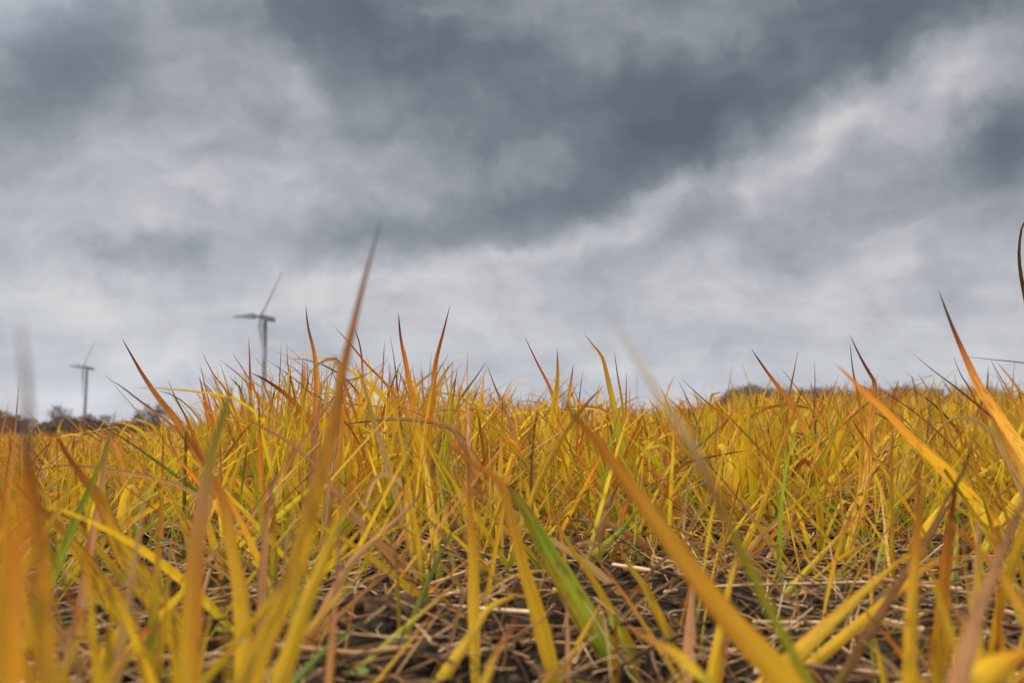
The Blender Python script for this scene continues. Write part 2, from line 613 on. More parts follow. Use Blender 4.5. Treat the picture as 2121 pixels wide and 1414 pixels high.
def leaf(name, pts, dt, db, wpx, scheme, parent=None, origin=None, roll=None, fold=.28, tip=1.4, root=True):
    """A traced leaf: photograph points from tip to base, depth dt at the tip and db at the base, width in photograph pixels."""
    leaf_seed[0] += 1
    r = np.random.default_rng(100 + leaf_seed[0])
    pts = np.array(pts, float)[::-1]                   # base first
    k_near = .76 if max(dt, db) < .33 else .86 if max(dt, db) < .46 else 1.0
    dt, db = dt * k_near, db * k_near
    seg = np.concatenate([[0], np.cumsum(np.linalg.norm(np.diff(pts, axis=0), axis=1))])
    ds = db + (dt - db) * seg / seg[-1]
    P3 = []
    for (x, y), d in zip(pts, ds):
        for _ in range(40):                            # keep it above the soil
            p = at(x, y, d)
            if p[2] > float(terrain(p[0], p[1])) + .003: break
            d *= .97
        P3.append(p)
    P3 = np.array(P3)
    b = P3[0]
    gz = float(terrain(b[0], b[1]))
    if root and b[2] - gz > .006:
        dr = norm(b - P3[1])
        dr[2] = min(dr[2], -.6)
        dr = norm(dr)
        t = (b[2] - gz + .004) / -dr[2]
        t = min(t, .16)
        P3 = np.concatenate([[b + dr * t], P3]) if t < .03 else np.concatenate([[b + dr * t, b + dr * t * .5], P3])
    S = 30
    c = catmull(P3, S)
    tan = norm(np.gradient(c, axis=0))
    view = norm(c - CAM)
    side = norm(np.cross(tan, view))
    nrm = norm(np.cross(side, tan))
    s = np.linspace(0, 1, S)
    roll = r.uniform(-.5, .5) if roll is None else roll
    ang = roll + r.uniform(-.6, .6) * (s - .5)
    sd = side * np.cos(ang)[:, None] + nrm * np.sin(ang)[:, None]
    nr = nrm * np.cos(ang)[:, None] - side * np.sin(ang)[:, None]
    wmid = wpx / F_PX * np.mean(ds) / max(.75, math.cos(roll))
    w = .86 * wmid * width_profile(s, tip) * (1 + .07 * np.sin(s * 9 + r.uniform(0, 6)))
    v, q = ribbon(c[None], sd[None], nr[None], np.maximum(w, 2e-5)[None], fold, True)
    col = scheme_rgb(scheme, np.clip(s + .03 * np.sin(s * 14 + r.uniform(0, 6)), 0, 1)) * r.uniform(1.0, 1.1)
    tint = np.repeat(col[:, None], 5, 1)                # one half of the leaf has often turned further than the other
    alt = C[r.choice(['orange', 'gold', 'amber', 'yellow', 'lime', 'pale'])] * r.uniform(.8, 1.05)
    along = np.clip(.5 + .5 * np.sin(s * r.uniform(3, 7) + r.uniform(0, 6)), 0, 1) * r.uniform(.25, .75) * (1 - s ** 3)
    across = np.array([0, .1, .25, .7, 1.0]) if r.uniform() < .5 else np.array([1.0, .7, .25, .1, 0])
    f_ = (along[:, None] * across[None])[..., None]
    tint = (tint * (1 - f_) + alt * f_).reshape(-1, 3)
    length = np.linalg.norm(np.diff(P3, axis=0), axis=1).sum()
    luv = np.zeros((S * 5, 3))
    luv[:, 0] = np.tile([0, .25, .5, .75, 1], S)
    luv[:, 1] = np.repeat(s * length, 5)
    luv[:, 2] = r.uniform()
    org = P3[0] if origin is None else origin
    o = mesh_np(name, v - org, q, MAT_LEAF, tint, luv, parent)
    if parent is None:
        o.location = org
    return o


def tube(pts, radii, k=6):
    pts = np.asarray(pts, float)
    radii = np.broadcast_to(radii, (len(pts),))
    t = norm(np.gradient(pts, axis=0))
    up = np.where(np.abs(t[:, 2:3]) > .9, [[1.0, 0, 0]], [[0, 0, 1.0]])
    a = norm(np.cross(t, up))
    b = np.cross(t, a)
    th = np.arange(k) / k * 2 * math.pi
    v = pts[:, None] + radii[:, None, None] * (np.cos(th)[None, :, None] * a[:, None] + np.sin(th)[None, :, None] * b[:, None])
    n = len(pts)
    i, j = np.meshgrid(np.arange(n - 1), np.arange(k), indexing='ij')
    q = np.stack([i * k + j, i * k + (j + 1) % k, (i + 1) * k + (j + 1) % k, (i + 1) * k + j], -1).reshape(-1, 4)
    return v.reshape(-1, 3), q


def lathe(prof, k=28):
    prof = np.asarray(prof, float)
    th = np.arange(k) / k * 2 * math.pi
    v = np.stack([prof[:, 0][:, None] * np.cos(th), prof[:, 0][:, None] * np.sin(th), np.repeat(prof[:, 1][:, None], k, 1)], -1).reshape(-1, 3)
    n_ = len(prof)
    i, j = np.meshgrid(np.arange(n_ - 1), np.arange(k), indexing='ij')
    return v, np.stack([i * k + j, i * k + (j + 1) % k, (i + 1) * k + (j + 1) % k, (i + 1) * k + j], -1).reshape(-1, 4)


GB = 'tall grass leaves of the field'


def blade(label, pts, dt, db, wpx, scheme, **kw):
    o = leaf('grass_shoot', pts, dt, db, wpx, scheme, **kw)
    return tag(o, label, 'grass', GB)


def plant(label, leaves):
    """Several leaves that rise from one stem."""
    pb = np.array(leaves[0][0][-1])
    base = at(pb[0], pb[1], leaves[0][2])
    g = base.copy()
    g[2] = float(terrain(base[0], base[1]))
    o = empty('grass_plant', g)
    tag(o, label, 'grass plant', 'young cereal plants')
    for lf in leaves:
        leaf('leaf', *lf, parent=o, origin=g)
    st, q = tube(catmull([g - [0, 0, .004], g + [.001, 0, .012], (g + base) / 2 + [0, .001, .008], base + [0, 0, .004]], 8) - g, np.linspace(.0016, .0011, 8), 7)
    uv = np.zeros((len(st), 3)); uv[:, 1] = st[:, 2]
    mesh_np('stem', st, q, MAT_LEAF, np.tile(C['olive'] * .7, (len(st), 1)), uv + [0.3, 0, .4], o)
    return o
# ------------------------------------------------------------------ the grass one can tell apart
blade('tallest blurred blade, orange with a grey tip, rising highest above the horizon', [(795, 438), (760, 560), (735, 660), (712, 760), (690, 880), (655, 1010), (606, 1190), (540, 1350)], .31, .27, 84, 'K', tip=.72, roll=.1)
blade('very blurred brown blade with a grey tip rising above the dark hedge', [(40, 655), (49, 740), (58, 830), (52, 950), (45, 1120), (30, 1400)], .135, .13, 58, 'K', tip=2.6)
blade('broad blurred rust orange blade filling the bottom left corner', [(18, 790), (10, 900), (8, 1050), (12, 1200), (20, 1400)], .15, .14, 84, 'O')
blade('broad blurred yellow blade just right of the rust orange corner blade', [(62, 880), (72, 1000), (84, 1130), (92, 1270), (96, 1420)], .17, .17, 92, 'g')
blade('broad blurred orange blade sloping down to the right across the picture centre', [(1150, 790), (1187, 858), (1237, 915), (1300, 1000), (1380, 1110), (1450, 1205), (1530, 1305), (1640, 1420)], .30, .25, 84, 'O', tip=1.7, roll=.1)
blade('long narrow olive blade with a pale blurred tip standing alone against the sky', [(1276, 665), (1310, 730), (1340, 780), (1385, 850), (1431, 918), (1503, 1073), (1546, 1161), (1578, 1229), (1618, 1309), (1674, 1410)], .19, .24, 34, 'e', tip=2.6)
blade('tall orange blade with a thin dark tip, highest of the blades at the right', [(1943, 598), (1972, 675), (2000, 740), (2028, 800), (2057, 845), (2092, 900), (2128, 950)], .52, .42, 44, 'k', tip=1.3, roll=0)
blade('dark arched blade entering at the right edge high in the sky', [(2165, 432), (2135, 444), (2119, 464), (2112, 500), (2111, 535), (2115, 572), (2123, 612), (2140, 690), (2170, 820), (2190, 920)], .7, .68, 15, 'x', tip=3.0, roll=.2)
blade('thin dark blade lying almost level across the sky behind the tall orange right hand blade', [(1988, 737), (2060, 745), (2125, 752), (2200, 770), (2240, 840)], .66, .66, 8, 'b')
plant('orange plant with one kinked leaf and one straight thin leaf meeting at their dark tips', [
    ([(1759, 691), (1778, 731), (1795, 763), (1811, 790), (1811, 815), (1806, 860), (1800, 930), (1794, 990), (1778, 1057)], .6, .56, 27, 'o'),
    ([(1760, 705), (1764, 745), (1768, 775), (1776, 810), (1784, 870), (1785, 960)], .62, .6, 17, 'k')])
blade('long yellow blade with a grey tip leaning left over bare soil at the right', [(1728, 752), (1757, 778), (1795, 816), (1832, 850), (1890, 910), (1950, 966), (2009, 1030), (2057, 1086)], .35, .52, 46, 'O', tip=1.4, roll=0)
blade('thin dark leaf slanting down right from the sky towards the tall right hand blade', [(1885, 727), (1933, 767), (1976, 799), (2029, 842), (2085, 890)], .62, .6, 12, 'b')
blade('short dark tipped blade between the slanting dark leaf and the tall right hand blade', [(1973, 735), (1990, 775), (2010, 808), (2035, 860)], .7, .7, 12, 'k')
blade('narrow dark brown blade at the right edge under the level dark blade', [(2048, 738), (2075, 785), (2100, 830), (2125, 880)], .66, .6, 11, 'k')
blade('black tipped blade turning red then yellow, leaning left before the wooded hill', [(1555, 720), (1581, 759), (1606, 793), (1632, 827), (1653, 861), (1687, 922), (1715, 990)], .82, .82, 21, 'k', tip=1.6)
blade('thin blade with a black tip leaning left at the left end of the wooded hill', [(1411, 784), (1437, 808), (1462, 831), (1494, 858), (1530, 895)], .85, .85, 12, 'k')
blade('straight rust red blade leaning right against the sky over the wooded hill', [(1653, 724), (1645, 767), (1636, 812), (1628, 870)], .95, .95, 12, 'r')
blade('thin black upright blade standing over the middle of the wooded hill', [(1687, 746), (1688, 790), (1686, 835), (1688, 880)], .95, .95, 8, 'b')
blade('dark blade crossing the foot of the rust red upright blade', [(1616, 760), (1640, 790), (1665, 822), (1690, 860)], .9, .9, 9, 'k')
blade('bright green blade leaning right among yellow ones below the wooded hill', [(1505, 872), (1478, 896), (1443, 926), (1395, 970), (1371, 994), (1345, 1022)], .74, .8, 19, 'G', roll=.1)
blade('long yellow green blade leaning right with a pale midrib, right of the bright green one', [(1664, 800), (1646, 850), (1618, 930), (1594, 1010), (1562, 1089), (1540, 1135)], .54, .56, 22, 'Y')
blade('short pale pinkish blade left of the bright green blade', [(1462, 830), (1450, 868), (1437, 910), (1430, 960)], .8, .8, 19, 't')
plant('pair of olive and orange upright leaves with dark tips right of the centre', [
    ([(1211, 691), (1228, 714), (1247, 738), (1258, 780), (1272, 845), (1285, 910), (1294, 960)], .72, .72, 30, 'l'),
    ([(1272, 725), (1279, 775), (1288, 828), (1294, 880), (1298, 930)], .74, .74, 15, 'y')])
blade('small orange blade just right of the olive and orange upright pair', [(1297, 768), (1297, 815), (1296, 865), (1298, 930)], .8, .8, 11, 'o')
blade('dark tipped orange blade leaning left in the sky left of the upright pair', [(1084, 691), (1113, 752), (1139, 803), (1158, 860), (1165, 930)], .73, .73, 18, 'k')
plant('broad bright yellow pair of upright leaves in the centre', [
    ([(1154, 722), (1155, 780), (1147, 850), (1134, 930), (1120, 1000), (1108, 1050)], .7, .7, 38, 'Y'),
    ([(1188, 752), (1179, 824), (1174, 910), (1168, 994), (1164, 1040)], .72, .72, 27, 'y')])
blade('thin red brown blade standing between the bright yellow pair and the olive upright pair', [(1209, 760), (1203, 800), (1198, 845), (1196, 920)], .76, .76, 9, 'r')
blade('dark tipped rust blade standing left of the tallest blurred blade', [(633, 629), (638, 676), (651, 731), (656, 790), (654, 888), (650, 960)], .7, .7, 27, 'o', tip=1.5)
blade('tall black tipped upright orange blade right of the tallest blurred blade', [(825, 644), (830, 700), (842, 761), (857, 840), (867, 943), (868, 1010)], .7, .7, 31, 'k', tip=1.3)
blade('orange blade with dark tip leaning right, at the right end of the tall middle clump', [(933, 629), (918, 688), (903, 748), (897, 803), (889, 867), (885, 950)], .74, .74, 24, 'o', tip=1.5)
blade('thin black blade beside the tall black tipped upright one', [(807, 692), (815, 735), (822, 790), (828, 860)], .76, .76, 9, 'b')
blade('slender brown leaf leaning left and passing behind the tallest blurred blade', [(691, 674), (727, 714), (761, 756), (795, 790), (838, 850), (860, 910)], .66, .66, 15, 'k')
blade('red tipped narrow blade touching the right side of the tallest blurred blade', [(728, 660), (746, 718), (751, 782), (744, 867), (738, 940)], .7, .7, 15, 'k')
blade('pale dry leaf bent over sharply to the left at the tallest blurred blade', [(636, 777), (662, 753), (685, 743), (704, 750), (703, 790), (698, 860), (690, 940)], .52, .5, 24, 't', tip=3)
blade('curved orange leaf curling right from behind the tallest blurred blade', [(801, 746), (770, 769), (740, 784), (714, 790), (700, 810)], .5, .5, 15, 'p')
blade('dry leaf arching level to the left with a dark tip across the yellow clump', [(697, 880), (766, 872), (833, 868), (897, 875), (940, 890), (962, 925), (985, 1000)], .62, .6, 20, 'p', tip=1.5)
blade('small tan leaf arched over at the right end of the clump', [(855, 808), (885, 804), (908, 812), (922, 840), (930, 890)], .76, .76, 12, 't')
blade('single dark green leaf leaning right against the sky in the middle', [(1011, 744), (982, 786), (960, 816), (935, 858), (915, 910)], .86, .86, 13, 'D')
blade('thin upright blade behind the dark green leaf', [(968, 728), (968, 790), (967, 840), (968, 900)], .9, .9, 8, 'y')
blade('tan orange blade leaning left just right of the dark green leaf', [(1008, 754), (1028, 807), (1054, 867), (1079, 950), (1090, 1000)], .74, .74, 17, 'p')
plant('olive yellow plant with leaves fanned out against the sky right of the far turbine', [
    ([(250, 696), (272, 735), (297, 778), (329, 825), (361, 865), (385, 905)], .6, .6, 28, 'o'),
    ([(217, 778), (255, 803), (286, 827), (318, 850), (350, 875), (388, 912)], .6, .6, 15, 'k'),
    ([(345, 781), (361, 818), (382, 858), (402, 905)], .62, .61, 13, 'k')])
blade('dark olive pointed leaf sloping right from below the far turbine', [(168, 861), (197, 875), (229, 892), (271, 918), (310, 945)], .6, .6, 12, 'D')
blade('thin blade with a brown tip leaning left, left of the near turbine tower', [(414, 752), (424, 795), (441, 867), (452, 930)], .78, .78, 11, 'k')
blade('slender blade bending right halfway between the two turbines', [(416, 724), (441, 773), (467, 807), (490, 860)], .85, .8, 13, 'o')
blade('thin blade leaning left in front of the foot of the near turbine', [(477, 725), (501, 761), (522, 795), (545, 850)], .85, .85, 9, 'o')
blade('orange lance shaped blade standing upright left of the near turbine tower', [(515, 697), (517, 740), (518, 782), (519, 850), (520, 910)], .8, .8, 17, 'o')
blade('thin dark upright blade right of the near turbine tower', [(582, 707), (581, 748), (578, 800), (574, 860)], .8, .8, 9, 'k')
blade('dark red curved blade, second to the right of the near turbine tower', [(594, 711), (597, 761), (607, 807), (622, 880)], .8, .8, 10, 'r')
blade('red pink blade leaning left below the near turbine', [(530, 765), (551, 807), (568, 858), (590, 910)], .75, .75, 13, 'p')
blade('thin leaf crossing the near turbine tower foot and sloping right', [(547, 741), (594, 773), (636, 807), (670, 850)], .76, .76, 9, 'k')
blade('pink dry leaf slanting down right in front of the tall middle clump', [(492, 858), (551, 888), (602, 918), (653, 964), (690, 1010)], .47, .45, 19, 'p')
blade('blurred brown and olive blade with a dark tip left of the tallest blurred blade', [(484, 790), (470, 835), (454, 888), (437, 950), (423, 1017), (407, 1129), (399, 1249), (391, 1410)], .31, .26, 52, 'm', tip=2.6, roll=.1)
blade('bright yellow blurred blade with a grey brown tip leaning left at the lower left', [(112, 895), (135, 935), (165, 978), (207, 1035), (247, 1129), (287, 1189), (327, 1249), (356, 1300)], .38, .36, 62, 'g', tip=1.6, roll=.1)
blade('lime green blade leaning right at the lower left', [(242, 850), (222, 915), (195, 990), (168, 1049), (132, 1137), (90, 1235)], .37, .36, 30, 'G', roll=.1)
blade('pink orange blade running beside the lime green leaning blade', [(239, 846), (232, 890), (217, 950), (205, 1040), (188, 1130), (178, 1190)], .42, .4, 28, 'p')
blade('gold blade leaning left behind the broad yellow corner blade', [(28, 1001), (80, 1049), (128, 1097), (172, 1153), (210, 1210)], .4, .4, 50, 'g', roll=.1)
blade('long pink dry leaf lying nearly level at the left', [(26, 980), (89, 971), (139, 963), (188, 967), (267, 979), (321, 991), (390, 1015)], .52, .55, 15, 'p', roll=.2)
blade('upright gold blurred blade with a pink mauve tip at the lower left', [(385, 885), (405, 928), (432, 975), (463, 1040), (479, 1129), (495, 1209), (503, 1289), (511, 1400)], .33, .28, 56, 'g', tip=1.4, roll=.1)
blade('peach coloured upright blade left of the fan of yellow blades', [(573, 955), (560, 1030), (550, 1109), (543, 1209), (540, 1300)], .37, .36, 30, 'p', roll=.1)
blade('mauve blurred upright blade right of the fan of yellow blades', [(706, 968), (706, 1049), (702, 1129), (698, 1200), (690, 1290)], .31, .32, 20, 'M')
blade('yellow blurred blade fanned out on the right of the tallest blurred blade', [(735, 985), (700, 1080), (670, 1160), (630, 1260), (585, 1400)], .3, .27, 66, 'Y', roll=.1)
blade('upright gold blade with a green edge in the lower middle', [(967, 905), (969, 960), (972, 1049), (978, 1129), (981, 1209), (983, 1325)], .4, .36, 33, 'g', roll=.1)
blade('orange blade with a pink tip bending over left in the lower middle', [(915, 910), (979, 958), (1035, 1000), (1063, 1089), (1083, 1169), (1107, 1249), (1130, 1335)], .38, .35, 42, 'O', roll=.1)
blade('broad lime green blade with a dark spot beside the bent orange blade', [(1045, 998), (1070, 1030), (1099, 1073), (1131, 1137), (1163, 1189), (1191, 1241), (1222, 1290)], .4, .4, 62, 'G', roll=.1, tip=3)
blade('narrow olive brown upright blade in the centre above the lime green one', [(1119, 830), (1108, 880), (1101, 970), (1101, 1049), (1103, 1100)], .5, .5, 13, 'b')
blade('thin orange brown leaf leaning right above the bent orange blade', [(1119, 858), (1079, 930), (1047, 994), (1030, 1050)], .5, .52, 10, 'k')
blade('yellow blade leaning left between the lime green and the broad sloping orange blade', [(1127, 1041), (1171, 1113), (1207, 1169), (1234, 1209), (1258, 1252)], .44, .42, 27, 'Y', roll=.1)
blade('olive yellow blade leaning left under the broad sloping orange blade', [(1262, 1090), (1298, 1161), (1338, 1221), (1372, 1290)], .42, .4, 30, 'y', roll=.1)
blade('pink mauve leaf leaning right in the lower middle left', [(886, 985), (860, 1037), (820, 1077), (772, 1121), (724, 1169), (690, 1230)], .44, .4, 26, 'p', roll=.1)
blade('narrow olive green blade leaning right beside the gold upright blade', [(962, 1040), (931, 1109), (903, 1169), (875, 1229), (848, 1300)], .42, .38, 15, 'D')
blade('short yellow green leaf pointing right behind the gold upright blade', [(962, 1185), (915, 1233), (872, 1270)], .39, .38, 18, 'l')
blade('tan leaf arched over like a hook in the lower middle left', [(742, 1205), (748, 1129), (756, 1049), (776, 992), (804, 981), (836, 1005), (850, 1050)], .5, .5, 13, 't', tip=3)
blade('yellow leaf lying low and pointing right by the gold upright blade', [(1094, 1222), (1050, 1240), (1010, 1262), (985, 1300)], .36, .35, 34, 'Y', roll=.2)
blade('small dark green hanging leaf at the bottom right of centre', [(1307, 1375), (1294, 1341), (1276, 1298), (1262, 1270)], .34, .36, 18, 'G', root=False)
blade('broad yellow leaf leaning right across the lower right', [(1905, 1128), (1880, 1147), (1830, 1189), (1770, 1241), (1710, 1297), (1660, 1345)], .36, .34, 48, 'Y', roll=.1)
blade('orange leaf pointing right above the broad yellow leaf of the lower right', [(2040, 1138), (2000, 1150), (1960, 1160), (1920, 1175), (1890, 1200)], .38, .38, 34, 'O', roll=.1)
blade('straight upright gold blurred blade in the lower right', [(1904, 905), (1902, 970), (1902, 1049), (1898, 1149), (1889, 1249), (1884, 1420)], .29, .27, 44, 'g', roll=.1)
blade('brown orange blade leaning right, crossing the upright gold one of the lower right', [(2028, 880), (2010, 930), (1993, 982), (1957, 1041), (1929, 1097), (1900, 1145)], .36, .35, 25, 'b', roll=.1)
blade('very broad blurred brown blade leaning right at the right edge', [(2150, 960), (2121, 1030), (2089, 1109), (2057, 1189), (2025, 1269), (1990, 1395)], .24, .22, 66, 'w', roll=.1)
blade('orange tan blade sloping down to the right edge of the lower right', [(1930, 1010), (1961, 1073), (2010, 1120), (2050, 1160), (2090, 1215), (2130, 1290)], .32, .28, 38, 'O', roll=.1)
blade('blurred bright orange leaf lying across the bottom right corner', [(2160, 1335), (2121, 1352), (2060, 1382), (2000, 1420)], .25, .24, 70, 'O', roll=.1, root=False)
blade('salmon pink narrow leaf sloping right below the orange leaf of the lower right', [(1903, 1150), (1925, 1182), (1949, 1217), (1975, 1260), (2008, 1306)], .38, .35, 17, 'p', roll=.1)
blade('upright yellow blade rising from pale straw right of centre', [(1684, 950), (1692, 1000), (1698, 1060), (1700, 1140)], .6, .6, 22, 'Y', roll=.1)
blade('yellow blade leaning right that meets the kinked orange plant', [(1795, 1030), (1750, 1097), (1690, 1161), (1640, 1215)], .46, .45, 19, 'y')
blade('pinkish tan narrow leaf with a hooked tip right of centre', [(1672, 1003), (1660, 1004), (1618, 1061), (1575, 1115), (1548, 1148)], .5, .52, 12, 't')
blade('short bright yellow blurred blade under the yellow green one', [(1530, 1118), (1522, 1170), (1508, 1225), (1500, 1270)], .36, .35, 38, 'Y', roll=.1)
blade('thin green blade leaning right under the yellow leaning blade', [(1766, 1090), (1750, 1120), (1730, 1170)], .55, .55, 9, 'G')
blade('dry arched leaf with a dark left half at the right', [(1921, 920), (1945, 890), (1970, 868), (2000, 865), (2031, 876), (2061, 903), (2085, 950)], .52, .5, 18, 't', tip=3)
blade('green and yellow leaf pointing right beside the broad sloping orange blade', [(1330, 1052), (1314, 1065), (1290, 1095), (1262, 1122)], .5, .5, 26, 'G', roll=.1)
blade('broad olive yellow blurred blade at the right edge below the tall orange blade', [(2040, 840), (2075, 900), (2110, 960), (2150, 1040)], .33, .3, 60, 'y', roll=.1)
blade('pink blurred blade standing before the dark hedge right of the far turbine', [(322, 862), (323, 880), (322, 900), (320, 940)], .95, .95, 12, 'p')
blade('thin red orange blade at the left edge in front of the hedge', [(18, 832), (12, 860), (5, 890), (-10, 950)], .6, .55, 14, 'p')
blade('upright olive orange blade at the left before the hedge', [(40, 786), (36, 830), (33, 870), (28, 930)], .55, .5, 11, 'o')
blade('blurred olive blade leaning right across the bottom left of the fan of yellow blades', [(840, 1250), (790, 1275), (735, 1300), (690, 1330), (640, 1380)], .33, .3, 24, 'D', roll=.1)
blade('orange blade sloping right at the bottom right of centre', [(1290, 1290), (1340, 1320), (1400, 1355), (1470, 1415)], .31, .27, 32, 'O', roll=.1, root=False)
blade('yellow blurred leaf standing at the bottom centre', [(1085, 1240), (1060, 1300), (1030, 1350), (1000, 1420)], .28, .26, 44, 'y', roll=.1)
blade('orange curled leaf low at the bottom centre right of the bent orange blade', [(1235, 1285), (1215, 1330), (1180, 1370), (1140, 1400)], .33, .31, 20, 'O')
blade('tan blurred leaf leaning right at the bottom left', [(360, 1255), (320, 1300), (270, 1350), (220, 1415)], .3, .27, 36, 'O', roll=.1)

blade('thin pale leaf hanging upright with water drops beside the brown clod', [(814, 1085), (818, 1130), (822, 1175), (825, 1235), (828, 1325)], .4, .38, 11, 'e', roll=.1)
# ------------------------------------------------------------------ the rest of the grass, past counting
def skyline(px):
    """Highest photograph row that the unnamed grass reaches, by column."""
    return np.interp(px, [-300, 0, 200, 330, 420, 480, 600, 900, 1000, 1120, 1230, 1330, 1430, 1600, 1900, 2121, 2400],
                     [905, 900, 896, 884, 856, 790, 742, 752, 795, 828, 815, 842, 822, 796, 786, 776, 776])


def field_grass():
    xs, ys, seg = [], [], []

    def scatter(r0, r1, dens, clump, amax=36, k=4):
        area = math.radians(2 * amax) / 2 * (r1 ** 2 - r0 ** 2)
        n = int(area * dens / k)
        r = np.sqrt(rng.uniform(r0 ** 2, r1 ** 2, n))
        a = np.radians(rng.uniform(-amax, amax, n))
        x, y = np.repeat(r * np.sin(a), k), np.repeat(r * np.cos(a), k)
        return x + rng.normal(0, clump, n * k), y + rng.normal(0, clump, n * k)

    parts = []
    for (r0, r1, dens, cl, S, wf, hf, low) in (
            (.13, .34, 3600, .006, 14, .9, .7, 2), (.34, .6, 1250, .008, 12, 1, .78, 0), (.6, 1.0, 3000, .01, 12, 1, 1, 0), (1.0, 2.2, 2300, .012, 10, 1.2, 1.3, 0), (2.2, 5, 950, .015, 7, 1.35, 1.3, 0),
            (5, 12, 260, .03, 5, 1.3, .9, 0), (12, 35, 46, .05, 4, 2.0, .85, 0), (35, 120, 4.5, .1, 3, 5, .85, 0), (.33, 2.6, 4300, .02, 12, .42, .66, 1), (.48, 1.7, 1900, .02, 12, .6, .8, 3)):
        x, y = scatter(r0, r1, dens, cl)
        px = 1060.5 + F_PX * x / (y * math.cos(TILT))
        keep = np.ones(len(x), bool)
        hump = np.exp(-((x + .185) / .25) ** 4 - ((y - .98) / .3) ** 4)
        if low == 2:                                   # close in front only the two lower corners are full
            keep = (px < 560) | ((px > 1880) & (rng.uniform(size=len(px)) < .6)) | (rng.uniform(size=len(px)) < .16)
        if r0 < 1.1 and not low:                                   # bare soil between the plants close by, the thick hump left of centre
            gaps = wave(x, y, 2.6, 21) * .5 + .5
            pr = np.clip(.5 + .45 * sstep(.2, .8, gaps) + .9 * hump, 0, 1) * (.7 + .3 * sstep(.45, .8, y))
            keep = rng.uniform(size=len(x)) < pr
        x, y, px, hump = x[keep], y[keep], px[keep], hump[keep]
        n = len(x)
        z = terrain(x, y) - .003
        s = np.linspace(0, 1, S)
        dead = rng.uniform(size=n) < (1 if low == 1 else .2 if r0 < 2 else .1)
        Lh = rng.gamma(9, 1 / 9, n) * .128 * hf * np.where(dead, .8, 1)
        if r0 >= 1 and low != 1: Lh = Lh * (1 + .36 * wave(x, y, 1.3, 31) * np.clip(3 / np.hypot(x, y), .4, 1))
        Lh = np.clip(Lh * (1 + .62 * hump), .03 if low == 1 else .05, .23)
        th0 = np.abs(rng.normal(0, np.where(rng.uniform(size=n) < .5 + .4 * hump, .24, .75), n)) + np.where(dead, rng.uniform(.3, 1.25, n), 0)
        th0 = np.minimum(th0, 1.45)
        kap = np.abs(rng.normal(0, .5, n)) + np.where(rng.uniform(size=n) < .16, rng.uniform(.8, 2.2, n), 0) + np.where(dead, rng.uniform(0, 1.6, n), 0)
        if low == 3: th0 = rng.uniform(.45, 1.35, n)         # the leaning, crossing leaves
        if low == 2: kap, th0 = kap * .3, np.minimum(th0, .7)
        phi = rng.uniform(0, 2 * math.pi, n)
        W = np.clip(rng.lognormal(math.log(.0048), .42, n), .002, .0115) * wf * np.where(dead, .6, 1)
        if r0 < .5 and low != 1: W, th0, kap = np.minimum(W, .0062), np.minimum(th0, .8), kap * .4
        th = th0[:, None] + kap[:, None] * s[None] ** 1.6
        kink = np.where(rng.uniform(size=n) < .16, rng.uniform(.5, 1.9, n) * (low != 2 and (low == 1 or r0 > .5)), 0)[:, None]      # some are broken over
        k0 = rng.uniform(.3, .85, n)[:, None]
        th = np.minimum(th + kink * np.clip((s[None] - k0) / .1, 0, 1), 2.9)
        ds = Lh[:, None] / (S - 1)
        d_h, d_z = np.sin(th) * ds, np.cos(th) * ds
        H = np.concatenate([np.zeros((n, 1)), np.cumsum(d_h[:, :-1], 1)], 1)
        Zr = np.concatenate([np.zeros((n, 1)), np.cumsum(d_z[:, :-1], 1)], 1)
        # no unnamed blade rises past the skyline of its column
        lim = HORIZON - skyline(px)
        dist = y * math.cos(TILT)
        zmax = CAM_H + (lim + rng.normal(-4, 8, n) + np.where(rng.uniform(size=n) < .10, rng.uniform(0, 55, n), 0)) / F_PX * dist - z
        if low == 2: zmax = CAM_H + (HORIZON - np.where((px < 560) | (px > 1880), rng.uniform(930, 1330, n), rng.uniform(1200, 1400, n))) / F_PX * dist - z
        f = np.clip(np.maximum(zmax, .03) / np.maximum(Zr.max(1), .01), .3, 1)
        H, Zr, W = H * f[:, None], Zr * f[:, None], W * (.5 + .5 * f)
        cx = np.stack([x[:, None] + H * np.cos(phi)[:, None], y[:, None] + H * np.sin(phi)[:, None], z[:, None] + np.maximum(Zr, 0)], -1)
        tz = np.stack([np.sin(th) * np.cos(phi)[:, None], np.sin(th) * np.sin(phi)[:, None], np.cos(th)], -1)
        sd0 = np.stack([-np.sin(phi), np.cos(phi), np.zeros(n)], -1)[:, None].repeat(S, 1)
        nr0 = np.cross(sd0, tz)
        tw = rng.uniform(-1.4, 1.4, n)[:, None] + rng.normal(0, .8, n)[:, None] * s[None]
        sd = sd0 * np.cos(tw)[..., None] + nr0 * np.sin(tw)[..., None]
        nr = nr0 * np.cos(tw)[..., None] - sd0 * np.sin(tw)[..., None]
        w = W[:, None] * width_profile(s, 1.7)[None]
        w[:, -1] = 2e-5
        v, q = ribbon(cx, sd, nr, w, .35)
        keys = 'yYgorplGtD'
        pa = np.array([.35, .25, .11, .07, .05, .035, .12, .014, .02, .004])
        pd = np.array([.04, .02, .06, .08, .12, .22, 0, 0, .36, 0])
        pk = np.where(dead, rng.choice(len(keys), n, p=pd / pd.sum() if pd.sum() != 1 else pd), rng.choice(len(keys), n, p=pa / pa.sum()))
        tint = np.zeros((n, S, 3))
        # short young leaves keep their colour to the tip; tall ones are scorched further down
        stretch = rng.uniform(.76, 1.1, n) if r0 < 5 else rng.uniform(.65, .95, n)
        for i, k in enumerate(keys):
            m = pk == i
            tint[m] = scheme_rgb(k, np.clip(s[None] * stretch[m][:, None], 0, 1))
        tint *= rng.uniform(.5 if low == 1 else .74, 1.0 if low == 1 else 1.1, n)[:, None, None]
        luv = np.zeros((n, S, 3, 3))
